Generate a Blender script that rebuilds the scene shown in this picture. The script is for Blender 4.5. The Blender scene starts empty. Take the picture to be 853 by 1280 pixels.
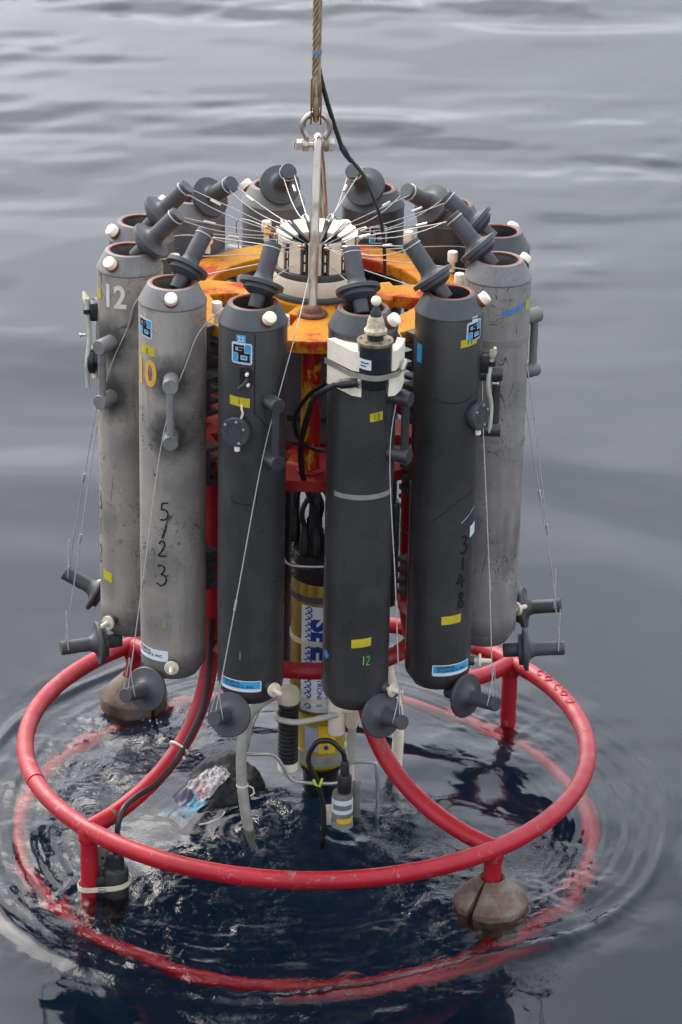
import bpy, bmesh, math, random
import numpy as np
from mathutils import Vector, Matrix
R = math.radians
rng = random.Random(7)
scene = bpy.context.scene
col = scene.collection
WATER = -0.215            # still water level; z = 0 is the plane of the red guard hoop

# ------------------------------------------------------------------ camera
def make_camera():
    cam = bpy.data.cameras.new('camera'); o = bpy.data.objects.new('camera', cam); col.objects.link(o)
    el, roll = 0.4113, 0.0204
    pos = Vector((0.0781, -8.0164, 4.1975))
    fw = Vector((0, math.cos(el), -math.sin(el))); r = Vector((1, 0, 0)); u = r.cross(fw)
    r2 = math.cos(roll) * r + math.sin(roll) * u; u2 = -math.sin(roll) * r + math.cos(roll) * u
    m = Matrix((r2, u2, -fw)).transposed().to_4x4(); m.translation = pos
    o.matrix_world = m
    cam.sensor_fit = 'VERTICAL'; cam.sensor_height = 36; cam.sensor_width = 24
    cam.lens = 3993.18 / 1280 * 36
    cam.clip_start = 0.1; cam.clip_end = 3000
    cam.dof.use_dof = True; cam.dof.focus_distance = 8.25; cam.dof.aperture_fstop = 5.0
    scene.camera = o
make_camera()

# ------------------------------------------------------------------ sky and light (bright overcast)
SUN_EL, SUN_AZ = R(46), R(-36)      # azimuth measured from +y towards +x
w = bpy.data.worlds.new('World'); scene.world = w; w.use_nodes = True
nt = w.node_tree; nt.nodes.clear()
N = nt.nodes.new; L = nt.links.new
sky = N('ShaderNodeTexSky'); sky.sky_type = 'NISHITA'; sky.sun_disc = False
sky.sun_elevation = SUN_EL; sky.sun_rotation = SUN_AZ; sky.air_density = 1.0; sky.dust_density = 7.0; sky.ozone_density = 1.0
hs = N('ShaderNodeHueSaturation'); hs.inputs["Saturation"].default_value = 0.42
L(sky.outputs[0], hs.inputs['Color'])
# broken cloud deck: soft brighter and darker banks over the whole sky
tc = N('ShaderNodeTexCoord'); mp = N('ShaderNodeMapping'); mp.inputs['Scale'].default_value = (1.6, 1.6, 5.0)
L(tc.outputs['Generated'], mp.inputs['Vector'])
nz = N('ShaderNodeTexNoise'); nz.inputs['Scale'].default_value = 2.2; nz.inputs['Detail'].default_value = 5
L(mp.outputs[0], nz.inputs['Vector'])
rp = N('ShaderNodeValToRGB'); rp.color_ramp.elements[0].position = .35; rp.color_ramp.elements[1].position = .68
rp.color_ramp.elements[0].color = (.80, .81, .84, 1); rp.color_ramp.elements[1].color = (1.22, 1.2, 1.18, 1)
L(nz.outputs[0], rp.inputs[0])
mu = N('ShaderNodeMix'); mu.data_type = 'RGBA'; mu.blend_type = 'MULTIPLY'; mu.inputs[0].default_value = 1
ov = N('ShaderNodeMix'); ov.data_type = 'RGBA'; ov.inputs[0].default_value = 0.55      # even grey cloud cover over the clear sky
ov.inputs[7].default_value = (4.85, 5.2, 5.85, 1); L(hs.outputs[0], ov.inputs[6])
L(ov.outputs[2], mu.inputs[6]); L(rp.outputs[0], mu.inputs[7])
bg = N('ShaderNodeBackground'); bg.inputs['Strength'].default_value = 0.13
wo = N('ShaderNodeOutputWorld'); L(mu.outputs[2], bg.inputs['Color']); L(bg.outputs[0], wo.inputs['Surface'])
sl = bpy.data.lights.new('sun', 'SUN'); sl.energy = 0.5; sl.angle = R(40); sl.color = (1.0, .96, .90)
so = bpy.data.objects.new('sun', sl); col.objects.link(so)
sd = Vector((math.cos(SUN_EL) * math.sin(SUN_AZ), math.cos(SUN_EL) * math.cos(SUN_AZ), math.sin(SUN_EL)))
so.rotation_euler = (-sd).to_track_quat('-Z', 'Y').to_euler(); so.location = sd * 20
scene.view_settings.view_transform = 'Standard'; scene.view_settings.look = 'None'
scene.view_settings.gamma = 1; scene.view_settings.exposure = 1.45
scene.render.engine = 'CYCLES'
cy = scene.cycles
cy.use_denoising = True; cy.max_bounces = 10; cy.transmission_bounces = 8; cy.glossy_bounces = 5
cy.caustics_refractive = True; cy.caustics_reflective = True; cy.sample_clamp_indirect = 6

# ------------------------------------------------------------------ helpers
def srgb(r, g, b):
    f = lambda c: (c / 255 / 12.92) if c / 255 <= .04045 else ((c / 255 + .055) / 1.055) ** 2.4
    return (f(r), f(g), f(b), 1)
MATS = {}
class NB:
    """small node-tree builder for one material"""
    def __init__(s, name):
        s.m = bpy.data.materials.new(name); s.m.use_nodes = True; s.t = s.m.node_tree
        s.b = s.t.nodes['Principled BSDF']; MATS[name] = s.m
        tc = s.t.nodes.new('ShaderNodeTexCoord'); oi = s.t.nodes.new('ShaderNodeObjectInfo')
        ad = s.t.nodes.new('ShaderNodeVectorMath'); ad.operation = 'MULTIPLY_ADD'
        s.t.links.new(oi.outputs['Random'], ad.inputs[0]); ad.inputs[1].default_value = (37, 23, 11)
        s.t.links.new(tc.outputs['Object'], ad.inputs[2]); s.co = ad.outputs[0]
    def set(s, **k):
        for n, v in k.items(): s.b.inputs[n.replace('_', ' ')].default_value = v
        return s
    def noise(s, scale, detail=4, rough=.55, dist=0, stretch=None):
        n = s.t.nodes.new('ShaderNodeTexNoise'); n.inputs['Scale'].default_value = scale
        n.inputs['Detail'].default_value = detail; n.inputs['Roughness'].default_value = rough; n.inputs['Distortion'].default_value = dist
        c = s.co
        if stretch:
            m = s.t.nodes.new('ShaderNodeMapping'); m.inputs['Scale'].default_value = stretch
            s.t.links.new(c, m.inputs['Vector']); c = m.outputs[0]
        s.t.links.new(c, n.inputs['Vector']); return n.outputs[0]
    def ramp(s, fac, stops):
        r = s.t.nodes.new('ShaderNodeValToRGB'); e = r.color_ramp.elements
        while len(e) < len(stops): e.new(.5)
        for q, (p, c) in zip(e, stops):
            q.position = p; q.color = c if hasattr(c, '__len__') else (c, c, c, 1)
        s.t.links.new(fac, r.inputs[0]); return r.outputs[0]
    def mix(s, fac, a, b, mode='MIX'):
        x = s.t.nodes.new('ShaderNodeMix'); x.data_type = 'RGBA'; x.blend_type = mode
        for v, i in ((fac, 0), (a, 6), (b, 7)):
            if hasattr(v, 'is_linked'): s.t.links.new(v, x.inputs[i])
            else: x.inputs[i].default_value = v
        return x.outputs[2]
    def lines(s, scale, width, dist=1.5, stretch=None):
        """thin wandering scratch lines: where a noise crosses one half"""
        n = s.noise(scale, 2, .5, dist, stretch)
        a = s.t.nodes.new('ShaderNodeMath'); a.operation = 'SUBTRACT'; s.t.links.new(n, a.inputs[0]); a.inputs[1].default_value = .5
        b = s.t.nodes.new('ShaderNodeMath'); b.operation = 'ABSOLUTE'; s.t.links.new(a.outputs[0], b.inputs[0])
        return s.ramp(b.outputs[0], [(0, 1.), (width, 0.)])
    def mul(s, a, b):
        m = s.t.nodes.new('ShaderNodeMath'); m.operation = 'MULTIPLY'
        for v, i in ((a, 0), (b, 1)):
            if hasattr(v, 'is_linked'): s.t.links.new(v, m.inputs[i])
            else: m.inputs[i].default_value = v
        return m.outputs[0]
    def col(s, c):
        s.t.links.new(c, s.b.inputs['Base Color']); return s
    def rough(s, f, lo, hi):
        s.t.links.new(s.ramp(f, [(.3, lo), (.7, hi)]), s.b.inputs['Roughness']); return s
    def bump(s, f, strength=.2, dist=.002):
        b = s.t.nodes.new('ShaderNodeBump'); b.inputs['Strength'].default_value = strength; b.inputs['Distance'].default_value = dist
        s.t.links.new(f, b.inputs['Height']); s.t.links.new(b.outputs[0], s.b.inputs['Normal']); return s

def simple(name, c, rough=.5, metal=0, var=.25, scale=18, bump=.08):
    b = NB(name); f = b.noise(scale, 5)
    lo = tuple(x * (1 - var) for x in c[:3]) + (1,); hi = tuple(min(1, x * (1 + var)) for x in c[:3]) + (1,)
    b.col(b.ramp(f, [(.32, lo), (.68, hi)])).set(Metallic=metal)
    b.rough(b.noise(scale * 3, 3), max(0, rough - .1), min(1, rough + .1))
    b.bump(b.noise(scale * 12, 3), bump, .001)
    return b.m

def spot(b, p, lo, hi, jitter):
    """1 close to the point p of the object, 0 away from it, with a ragged edge"""
    tc = b.t.nodes.new('ShaderNodeTexCoord'); d = b.t.nodes.new('ShaderNodeVectorMath'); d.operation = 'DISTANCE'
    b.t.links.new(tc.outputs['Object'], d.inputs[0]); d.inputs[1].default_value = p
    m = b.t.nodes.new('ShaderNodeMath'); m.operation = 'MULTIPLY_ADD'; b.t.links.new(b.noise(26, 4, .6), m.inputs[0]); m.inputs[1].default_value = jitter; b.t.links.new(d.outputs['Value'], m.inputs[2])
    return b.ramp(m.outputs[0], [(lo + jitter / 2, 1.), (hi + jitter / 2, 0.)])
def bottle_mat(name, base, light, dark, stain, scratch, rough, lines=1.0, grime=False):
    b = NB(name)
    f = b.noise(5, 6, .6); c = b.ramp(f, [(.3, dark), (.5, base), (.72, light)])
    st = b.ramp(b.noise(7, 5, .65, .6, (1, 1, .45)), [(.56, 0.), (.74, 1.)]); c = b.mix(b.mul(st, .7), c, stain)
    fine = b.noise(90, 3); c = b.mix(.10, c, b.ramp(fine, [(.3, dark), (.7, light)]))
    msk = b.ramp(b.noise(6, 3), [(.48, 0.), (.6, 1.)])
    run = b.ramp(b.noise(22, 4, .6, .2, (1, 1, .06)), [(.5, 0.), (.7, 1.)]); c = b.mix(b.mul(run, .45), c, dark)
    ln = b.mul(b.lines(16, .012, 2.2), msk); c = b.mix(b.mul(ln, .75 * lines), c, scratch)
    ln2 = b.mul(b.lines(11, .006, .6, (1, 1, .18)), b.ramp(b.noise(9, 2), [(.5, 0.), (.62, 1.)])); c = b.mix(b.mul(ln2, .6 * lines), c, scratch)
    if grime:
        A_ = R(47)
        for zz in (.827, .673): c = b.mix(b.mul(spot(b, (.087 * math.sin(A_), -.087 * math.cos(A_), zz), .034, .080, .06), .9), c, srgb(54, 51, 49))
        for zz, a_ in ((.30, 20), (.52, 75), (.12, 10), (.90, 100)): c = b.mix(b.mul(spot(b, (.087 * math.sin(R(a_)), -.087 * math.cos(R(a_)), zz), .01, .07, .07), .45), c, stain)
        for k in range(8): c = b.mix(b.mul(spot(b, (.08 * math.sin(k * .785), -.08 * math.cos(k * .785), .0), .02, .06, .03), .6), c, srgb(70, 68, 66))
    b.col(c); b.rough(b.noise(14, 4), rough - .1, rough + .1); b.bump(b.noise(160, 4), .05, .0005)
    b.set(IOR=1.5); return b.m

DARK = bottle_mat('dark_pvc', srgb(57, 56, 56), srgb(68, 67, 66), srgb(47, 46, 46), srgb(76, 74, 72), srgb(28, 28, 28), .34, .8)
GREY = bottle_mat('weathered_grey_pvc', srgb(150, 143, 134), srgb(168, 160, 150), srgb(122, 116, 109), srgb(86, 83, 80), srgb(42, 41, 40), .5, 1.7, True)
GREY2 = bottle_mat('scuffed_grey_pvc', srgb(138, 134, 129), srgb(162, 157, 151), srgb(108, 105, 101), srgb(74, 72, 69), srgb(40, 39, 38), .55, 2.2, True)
MIDG = bottle_mat('mid_grey_pvc', srgb(92, 92, 93), srgb(112, 112, 112), srgb(76, 76, 78), srgb(66, 66, 68), srgb(44, 44, 46), .5, .6)
GREYST = bottle_mat('pale_stud_pvc', srgb(128, 127, 125), srgb(150, 148, 145), srgb(98, 97, 96), srgb(72, 71, 70), srgb(50, 50, 50), .5, .8)
CONE = bottle_mat('cone_grey_pvc', srgb(68, 70, 72), srgb(82, 83, 85), srgb(58, 60, 62), srgb(96, 96, 95), srgb(46, 47, 48), .48, .5)
CONEG = bottle_mat('cone_pale_pvc', srgb(112, 111, 108), srgb(130, 128, 125), srgb(94, 93, 91), srgb(78, 77, 75), srgb(56, 55, 54), .48, .9)
LID = bottle_mat('stopper_pvc', srgb(64, 65, 67), srgb(78, 79, 80), srgb(54, 55, 57), srgb(86, 86, 86), srgb(40, 40, 41), .52, .5)
INNER = simple('bore_black', srgb(30, 30, 32), .5)
ORING = simple('rust_orange_rubber', srgb(126, 54, 34), .5)
WHITE = simple('ivory_plastic', srgb(244, 233, 210), .38, 0, .06, 30)
HUB = simple('aged_white_acetal', srgb(222, 213, 192), .45, 0, .1, 20)
CREAM = simple('cream_plastic', srgb(214, 204, 178), .45, 0, .12, 20)
CLEARW = simple('milky_tube', srgb(188, 186, 174), .35, 0, .12, 25)
TAPE = simple('yellow_tape', srgb(196, 178, 46), .5, 0, .12, 40)
BLUE = simple('sticker_blue', srgb(70, 160, 208), .35, 0, .1, 30)
PALE = simple('sticker_white', srgb(216, 224, 228), .4, 0, .05, 30)
INK = simple('black_ink', srgb(10, 10, 11), .7)
GREENINK = simple('green_ink', srgb(112, 200, 90), .6)
STENCIL = simple('stencil_white', srgb(226, 218, 202), .6, 0, .1, 60)
YPAINT = simple('stencil_yellow', srgb(224, 172, 70), .6, 0, .12, 60)
BLUEP = simple('blue_marker', srgb(70, 130, 192), .6, 0, .15, 60)
STEEL = simple('stainless', srgb(190, 187, 180), .38, .8, .1, 25)
STRAPM = simple('strap_steel', srgb(176, 172, 160), .42, .6, .15, 40)
BRASS = simple('worn_brass', srgb(168, 130, 72), .42, 1, .25, 60)
LINE = simple('lanyard_wire', srgb(186, 184, 178), .4, .35, .15, 200)
BLACK = simple('black_rubber', srgb(30, 30, 31), .42, 0, .2, 30)
BLACKP = simple('black_plastic', srgb(34, 34, 36), .34, 0, .2, 30)
HOSE = simple('grey_hose', srgb(164, 162, 152), .45, 0, .2, 30)
YLABEL = simple('yellow_label', srgb(222, 184, 44), .4, 0, .1, 30)
BLUEINK = simple('blue_print', srgb(28, 56, 140), .45, 0, .1, 30)
LILAC = simple('lilac_print', srgb(168, 168, 196), .45, 0, .25, 14)
LIME = simple('lime_tie', srgb(196, 210, 50), .45)
GREYB = simple('bracket_grey', srgb(72, 74, 76), .5)
PUMPG = simple('pale_grey_metal', srgb(128, 128, 122), .5, .2)
def rust_mat():
    b = NB('rusty_bail_steel'); f = b.noise(9, 6, .65, .4, (1, 1, .25))
    b.col(b.ramp(f, [(.50, srgb(186, 178, 166)), (.60, srgb(138, 120, 102)), (.70, srgb(96, 62, 42))]))
    m = b.ramp(f, [(.52, 1.), (.66, .1)]); b.t.links.new(m, b.b.inputs['Metallic']); b.rough(f, .16, .6); b.bump(b.noise(120, 4), .1); return b.m
RUSTY = rust_mat()
RUST = simple('brown_rust', srgb(104, 66, 48), .75, 0, .35, 40, .4)
ROPE = simple('greasy_rope_steel', srgb(150, 136, 112), .5, .5, .35, 50, .3)
def lead_mat():
    b = NB('rusted_lead'); f = b.noise(11, 7, .65)
    c = b.ramp(f, [(.34, srgb(64, 44, 34)), (.5, srgb(98, 78, 66)), (.64, srgb(122, 112, 102))])
    sp = b.ramp(b.noise(60, 3), [(.62, 0.), (.7, 1.)]); c = b.mix(b.mul(sp, .5), c, srgb(66, 48, 40))
    b.col(c).set(Roughness=.62); b.bump(b.noise(45, 6, .65), .8, .003); return b.m
LEAD = lead_mat()
def red_mat():
    b = NB('red_gloss_paint'); f = b.noise(6, 5)
    c = b.ramp(f, [(.3, srgb(150, 14, 28)), (.7, srgb(174, 24, 40))])
    chip = b.ramp(b.noise(34, 4, .6, .3), [(.63, 0.), (.65, 1.)]); big = b.ramp(b.noise(8, 2), [(.44, 0.), (.54, 1.)])
    c = b.mix(b.mul(chip, big), c, srgb(128, 96, 84))
    pat = b.ramp(b.noise(13, 3, .5, .2), [(.70, 0.), (.715, 1.)]); c = b.mix(b.mul(pat, .8), c, srgb(150, 104, 92))
    scuff = b.mul(b.lines(14, .008, 1.0), b.ramp(b.noise(5, 2), [(.52, 0.), (.6, 1.)])); c = b.mix(b.mul(scuff, .5), c, srgb(212, 120, 120))
    b.col(c).set(Coat_Weight=.15, Coat_Roughness=.22, Specular_IOR_Level=.4); b.rough(b.noise(20, 4), .34, .6); b.bump(b.noise(50, 4), .18, .0012); return b.m
RED = red_mat()
def orange_mat():
    b = NB('worn_orange_yellow_paint'); f = b.noise(5.5, 8, .78, .3)
    c = b.ramp(f, [(.38, srgb(160, 30, 18)), (.43, srgb(182, 66, 10)), (.47, srgb(198, 130, 12)), (.72, srgb(206, 156, 24))])
    g = b.ramp(b.noise(120, 3, .7), [(.42, 0.), (.6, 1.)]); c = b.mix(b.mul(g, .3), c, srgb(176, 84, 34))
    b.col(c).set(Roughness=.65, Specular_IOR_Level=.3); b.bump(b.noise(80, 4), .25, .001); return b.m
ORANGE = orange_mat()
def post_mat():
    b = NB('red_paint_worn_to_yellow'); f = b.noise(9, 6, .7, .6, (1, 1, .35))
    c = b.ramp(f, [(.47, srgb(172, 22, 16)), (.51, srgb(212, 164, 30)), (.72, srgb(222, 180, 36))])
    b.col(c).set(Roughness=.45); b.bump(f, .2, .001); return b.m
POSTM = post_mat()
def redw_mat():
    b = NB('dull_red_paint'); f = b.noise(8, 6, .7, .5)
    b.col(b.ramp(f, [(.3, srgb(126, 20, 22)), (.62, srgb(160, 30, 28)), (.70, srgb(196, 140, 44))])).set(Roughness=.5); b.bump(b.noise(70, 4), .2, .001); return b.m
REDW = redw_mat()
def gold_mat():
    b = NB('amber_housing'); f = b.noise(6, 4)
    b.col(b.ramp(f, [(.3, srgb(116, 92, 22)), (.7, srgb(148, 122, 34))])).set(Metallic=.35); b.rough(b.noise(30, 3), .3, .45); return b.m
GOLD = gold_mat()

def sharp_smooth(me, ang=35):
    me.polygons.foreach_set('use_smooth', [True] * len(me.polygons))
    me.set_sharp_from_angle(angle=R(ang))
def to_mesh(bm, mat, name, ang=35):
    bmesh.ops.recalc_face_normals(bm, faces=bm.faces)
    me = bpy.data.meshes.new(name); bm.to_mesh(me); bm.free()
    if mat: me.materials.append(mat)
    sharp_smooth(me, ang); return me
MW = {}
def link(name, data, parent=None, mat=None):
    o = bpy.data.objects.new(name, data); col.objects.link(o)
    if parent: o.parent = parent
    return o
def obj(name, bm, mat, parent=None, ang=35):
    """bm is in the parent's local frame"""
    return link(name, to_mesh(bm, mat, name, ang), parent)
def wobj(name, bm, mat, parent=None, ang=35):
    """bm is in world coordinates; brought into the frame of the (possibly nested) parent"""
    p = parent
    while p is not None and p.name not in MW: p = p.parent
    if p is not None: bm.transform(MW[p.name].inverted())
    return obj(name, bm, mat, parent, ang)
def tag(o, label, cat, group=None):
    o['label'] = label; o['category'] = cat
    if group: o['group'] = group
    return o
def thing(name, label, cat, loc=(0, 0, 0), rz=0, group=None):
    o = bpy.data.objects.new(name, None); col.objects.link(o); o.empty_display_size = .05
    o.location = loc; o.rotation_euler = (0, 0, rz)
    MW[o.name] = Matrix.Translation(loc) @ Matrix.Rotation(rz, 4, 'Z')
    return tag(o, label, cat, group)
def structure(o): o['kind'] = 'structure'; return o

def lathe(prof, seg=40, bm=None, cap0=True, cap1=True):
    bm = bm or bmesh.new(); rings = []
    for r, z in prof:
        if r < 1e-6: rings.append([bm.verts.new((0, 0, z))])
        else: rings.append([bm.verts.new((r * math.sin(2 * math.pi * i / seg), -r * math.cos(2 * math.pi * i / seg), z)) for i in range(seg)])
    for a, b in zip(rings, rings[1:]):
        for i in range(seg):
            j = (i + 1) % seg
            if len(a) == 1 and len(b) == 1: break
            if len(a) == 1: bm.faces.new((a[0], b[i], b[j]))
            elif len(b) == 1: bm.faces.new((a[i], a[j], b[0]))
            else: bm.faces.new((a[i], a[j], b[j], b[i]))
    if cap0 and len(rings[0]) > 1: bm.faces.new(rings[0][::-1])
    if cap1 and len(rings[-1]) > 1: bm.faces.new(rings[-1])
    return bm
def spline(pts, n=8):
    """Catmull-Rom through the points"""
    P = [Vector(p) for p in pts]; P = [2 * P[0] - P[1]] + P + [2 * P[-1] - P[-2]]; out = []
    for i in range(1, len(P) - 2):
        a, b, c, d = P[i - 1:i + 3]
        for k in range(n):
            t = k / n
            out.append(.5 * ((2 * b) + (c - a) * t + (2 * a - 5 * b + 4 * c - d) * t * t + (3 * b - a - 3 * c + d) * t ** 3))
    out.append(P[-2]); return out
def tube(pts, r, seg=10, closed=False, bm=None):
    bm = bm or bmesh.new(); P = [Vector(p) for p in pts]; n = len(P)
    rad = r if hasattr(r, '__len__') else [r] * n
    T = []
    for i in range(n):
        a = P[(i - 1) % n] if closed or i else P[0]; b = P[(i + 1) % n] if closed or i < n - 1 else P[-1]
        T.append((b - a).normalized())
    up = Vector((0, 0, 1)) if abs(T[0].z) < .9 else Vector((1, 0, 0))
    nrm = (up - T[0] * up.dot(T[0])).normalized(); rings = []
    for i in range(n):
        nrm = (nrm - T[i] * nrm.dot(T[i])).normalized(); b = T[i].cross(nrm)
        rings.append([bm.verts.new(P[i] + rad[i] * (math.cos(2 * math.pi * k / seg) * nrm + math.sin(2 * math.pi * k / seg) * b)) for k in range(seg)])
    m = n if closed else n - 1
    for i in range(m):
        a, b = rings[i], rings[(i + 1) % n]
        off = 0
        if closed and i == n - 1:
            off = min(range(seg), key=lambda o: sum((a[k].co - b[(k + o) % seg].co).length for k in range(seg)))
        for k in range(seg):
            bm.faces.new((a[k], a[(k + 1) % seg], b[(k + 1 + off) % seg], b[(k + off) % seg]))
    if not closed: bm.faces.new(rings[0][::-1]); bm.faces.new(rings[-1])
    return bm
def box(sx, sy, sz, c=(0, 0, 0), bev=.002, bm=None):
    b2 = bmesh.new(); bmesh.ops.create_cube(b2, size=1)
    bmesh.ops.scale(b2, vec=(sx, sy, sz), verts=b2.verts)
    if bev: bmesh.ops.bevel(b2, geom=b2.edges, offset=bev, segments=2, affect='EDGES', profile=.5)
    bmesh.ops.translate(b2, vec=c, verts=b2.verts)
    if bm is None: return b2
    me = bpy.data.meshes.new('tmp'); b2.to_mesh(me); b2.free(); bm.from_mesh(me); bpy.data.meshes.remove(me); return bm
def prism(poly, h, axis='Z'):
    """extrude a 2-D polygon by h, centred"""
    bm = bmesh.new(); f = lambda x, y, z: {'Z': (x, y, z), 'X': (z, x, y), 'Y': (x, z, y)}[axis]
    a = [bm.verts.new(f(x, y, -h / 2)) for x, y in poly]; b = [bm.verts.new(f(x, y, h / 2)) for x, y in poly]; n = len(a)
    bm.faces.new(a[::-1]); bm.faces.new(b)
    for i in range(n): bm.faces.new((a[i], a[(i + 1) % n], b[(i + 1) % n], b[i]))
    return bm
def along(bm, base, d):
    """stand a +z lathe on 'base' pointing along d"""
    q = Vector(d).normalized().to_track_quat('Z', 'Y').to_matrix().to_4x4()
    bm.transform(Matrix.Translation(base) @ q); return bm
def pv(a, r, z, c=(0, 0)):
    t = R(a); return Vector((c[0] + r * math.sin(t), c[1] - r * math.cos(t), z))

# -- things printed or stuck on a round surface: (u, v) -> cylinder of radius r, centre angle a, height z
def wrap(bm, r, a, z, c=(0, 0), step=.005):
    us = [v.co.x for v in bm.verts]; u0, u1 = min(us), max(us); k = u0 + step
    while k < u1:
        bmesh.ops.bisect_plane(bm, geom=bm.verts[:] + bm.edges[:] + bm.faces[:], plane_co=(k, 0, 0), plane_no=(1, 0, 0)); k += step
    for v in bm.verts:
        t = R(a) + v.co.x / r; rr = r + v.co.z
        v.co = Vector((c[0] + rr * math.sin(t), c[1] - rr * math.cos(t), z + v.co.y))
    return bm
def patch(wd, ht, th=.0006, skew=0., cut=0.):
    bm = bmesh.new()
    if cut:
        pts = []
        for sx, sy in ((1, 1), (-1, 1), (-1, -1), (1, -1)):
            a = (sx * wd / 2 - sx * cut, sy * ht / 2); b = (sx * wd / 2, sy * ht / 2 - sy * cut)
            pts += [b, a] if sx * sy > 0 else [a, b]
    else: pts = [(wd / 2, ht / 2), (-wd / 2, ht / 2), (-wd / 2, -ht / 2), (wd / 2, -ht / 2)]
    vs = [bm.verts.new((x, y + skew * x, th)) for x, y in pts]
    bm.faces.new(vs); return bm
def text_bm(s, size, th=.001, sx=1.0, bold=0.0):
    cu = bpy.data.curves.new('txt', 'FONT'); cu.body = s; cu.size = size; cu.align_x = 'CENTER'; cu.align_y = 'CENTER'; cu.offset = bold
    cu.resolution_u = 3
    o = bpy.data.objects.new('txt', cu); col.objects.link(o)
    dg = bpy.context.evaluated_depsgraph_get(); me = bpy.data.meshes.new_from_object(o.evaluated_get(dg))
    bpy.data.objects.remove(o); bm = bmesh.new(); bm.from_mesh(me); bpy.data.meshes.remove(me)
    for v in bm.verts: v.co.z = th; v.co.x *= sx
    return bm
def ribbon(strokes, width, th=.001, bm=None):
    bm = bm or bmesh.new()
    for st in strokes:
        P = [Vector((x, y, 0)) for x, y in st]
        if len(P) > 2: P = spline(P, 5)
        prev = None
        for i, p in enumerate(P):
            d = (P[min(i + 1, len(P) - 1)] - P[max(i - 1, 0)]).normalized(); n = Vector((-d.y, d.x, 0)) * width / 2 * (1 + .25 * math.sin(i * 1.7))
            a, b = bm.verts.new(p + n), bm.verts.new(p - n)
            a.co.z = b.co.z = th
            if prev: bm.faces.new((prev[0], a, b, prev[1]))
            prev = (a, b)
    return bm
DIG = {'1': [[(.5, 1), (.48, .5), (.46, 0)]], '/': [[(.75, 1), (.5, .5), (.2, 0)]],
       '2': [[(.1, .8), (.4, 1), (.75, .85), (.6, .5), (.05, .03), (.5, .03), (.95, .06)]],
       '3': [[(.15, .95), (.5, 1), (.8, .86), (.6, .62), (.42, .56)], [(.42, .56), (.85, .48), (.9, .2), (.5, 0), (.02, .1)]],
       '4': [[(.45, 1), (.25, .6), (.05, .38), (.5, .38), (1, .44)], [(.68, .8), (.62, .4), (.6, 0)]],
       '5': [[(.9, 1), (.5, .98), (.28, .96)], [(.28, .96), (.22, .6), (.6, .62), (.88, .35), (.6, .06), (.05, .02)]],
       '8': [[(.75, .85), (.45, 1), (.22, .8), (.5, .55), (.82, .25), (.5, 0), (.15, .22), (.45, .52), (.78, .8), (.72, .9)]]}
def hand(ch, wd, ht, width): return ribbon([[((x - .5) * wd, (y - .5) * ht) for x, y in s] for s in DIG[ch]], width)
_cache = {}
def shared(key, make, mat, ang=35):
    k = (key, mat.name)
    if k not in _cache: _cache[k] = to_mesh(make(), mat, key, ang)
    return _cache[k]

# ------------------------------------------------------------------ the sea
def axis_pts(lo, hi, fine, mid_step, mid_lo, mid_hi, far):
    """fine near the frame, medium over the water in view, then ever coarser to the horizon"""
    def run(p, end):
        out, st = [], fine
        while p < far:
            st = min(st * 1.035, mid_step) if p < end else st * 1.09
            p += st; out.append(p)
        return out
    up = run(hi, mid_hi); dn = [-q for q in run(-lo, -mid_lo)]
    return np.array(dn[::-1] + list(np.arange(lo, hi + fine / 2, fine)) + up)
def waves(x, y, lmin, lmax, n, seed, ang0=0, spread=math.pi):
    """sum of plane waves with unit rms slope"""
    g = np.random.default_rng(seed); h = np.zeros_like(x)
    for i in range(n):
        lam = lmin * (lmax / lmin) ** g.random(); th = ang0 + (g.random() * 2 - 1) * spread; k = 2 * math.pi / lam
        h += (lam / (2 * math.pi)) * math.sqrt(2 / n) * np.sin(k * (x * math.cos(th) + y * math.sin(th)) + g.random() * 6.283)
    return h
def blob(x, y, cx, cy, rx, ry): return np.exp(-(((x - cx) / rx) ** 2 + ((y - cy) / ry) ** 2))
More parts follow.
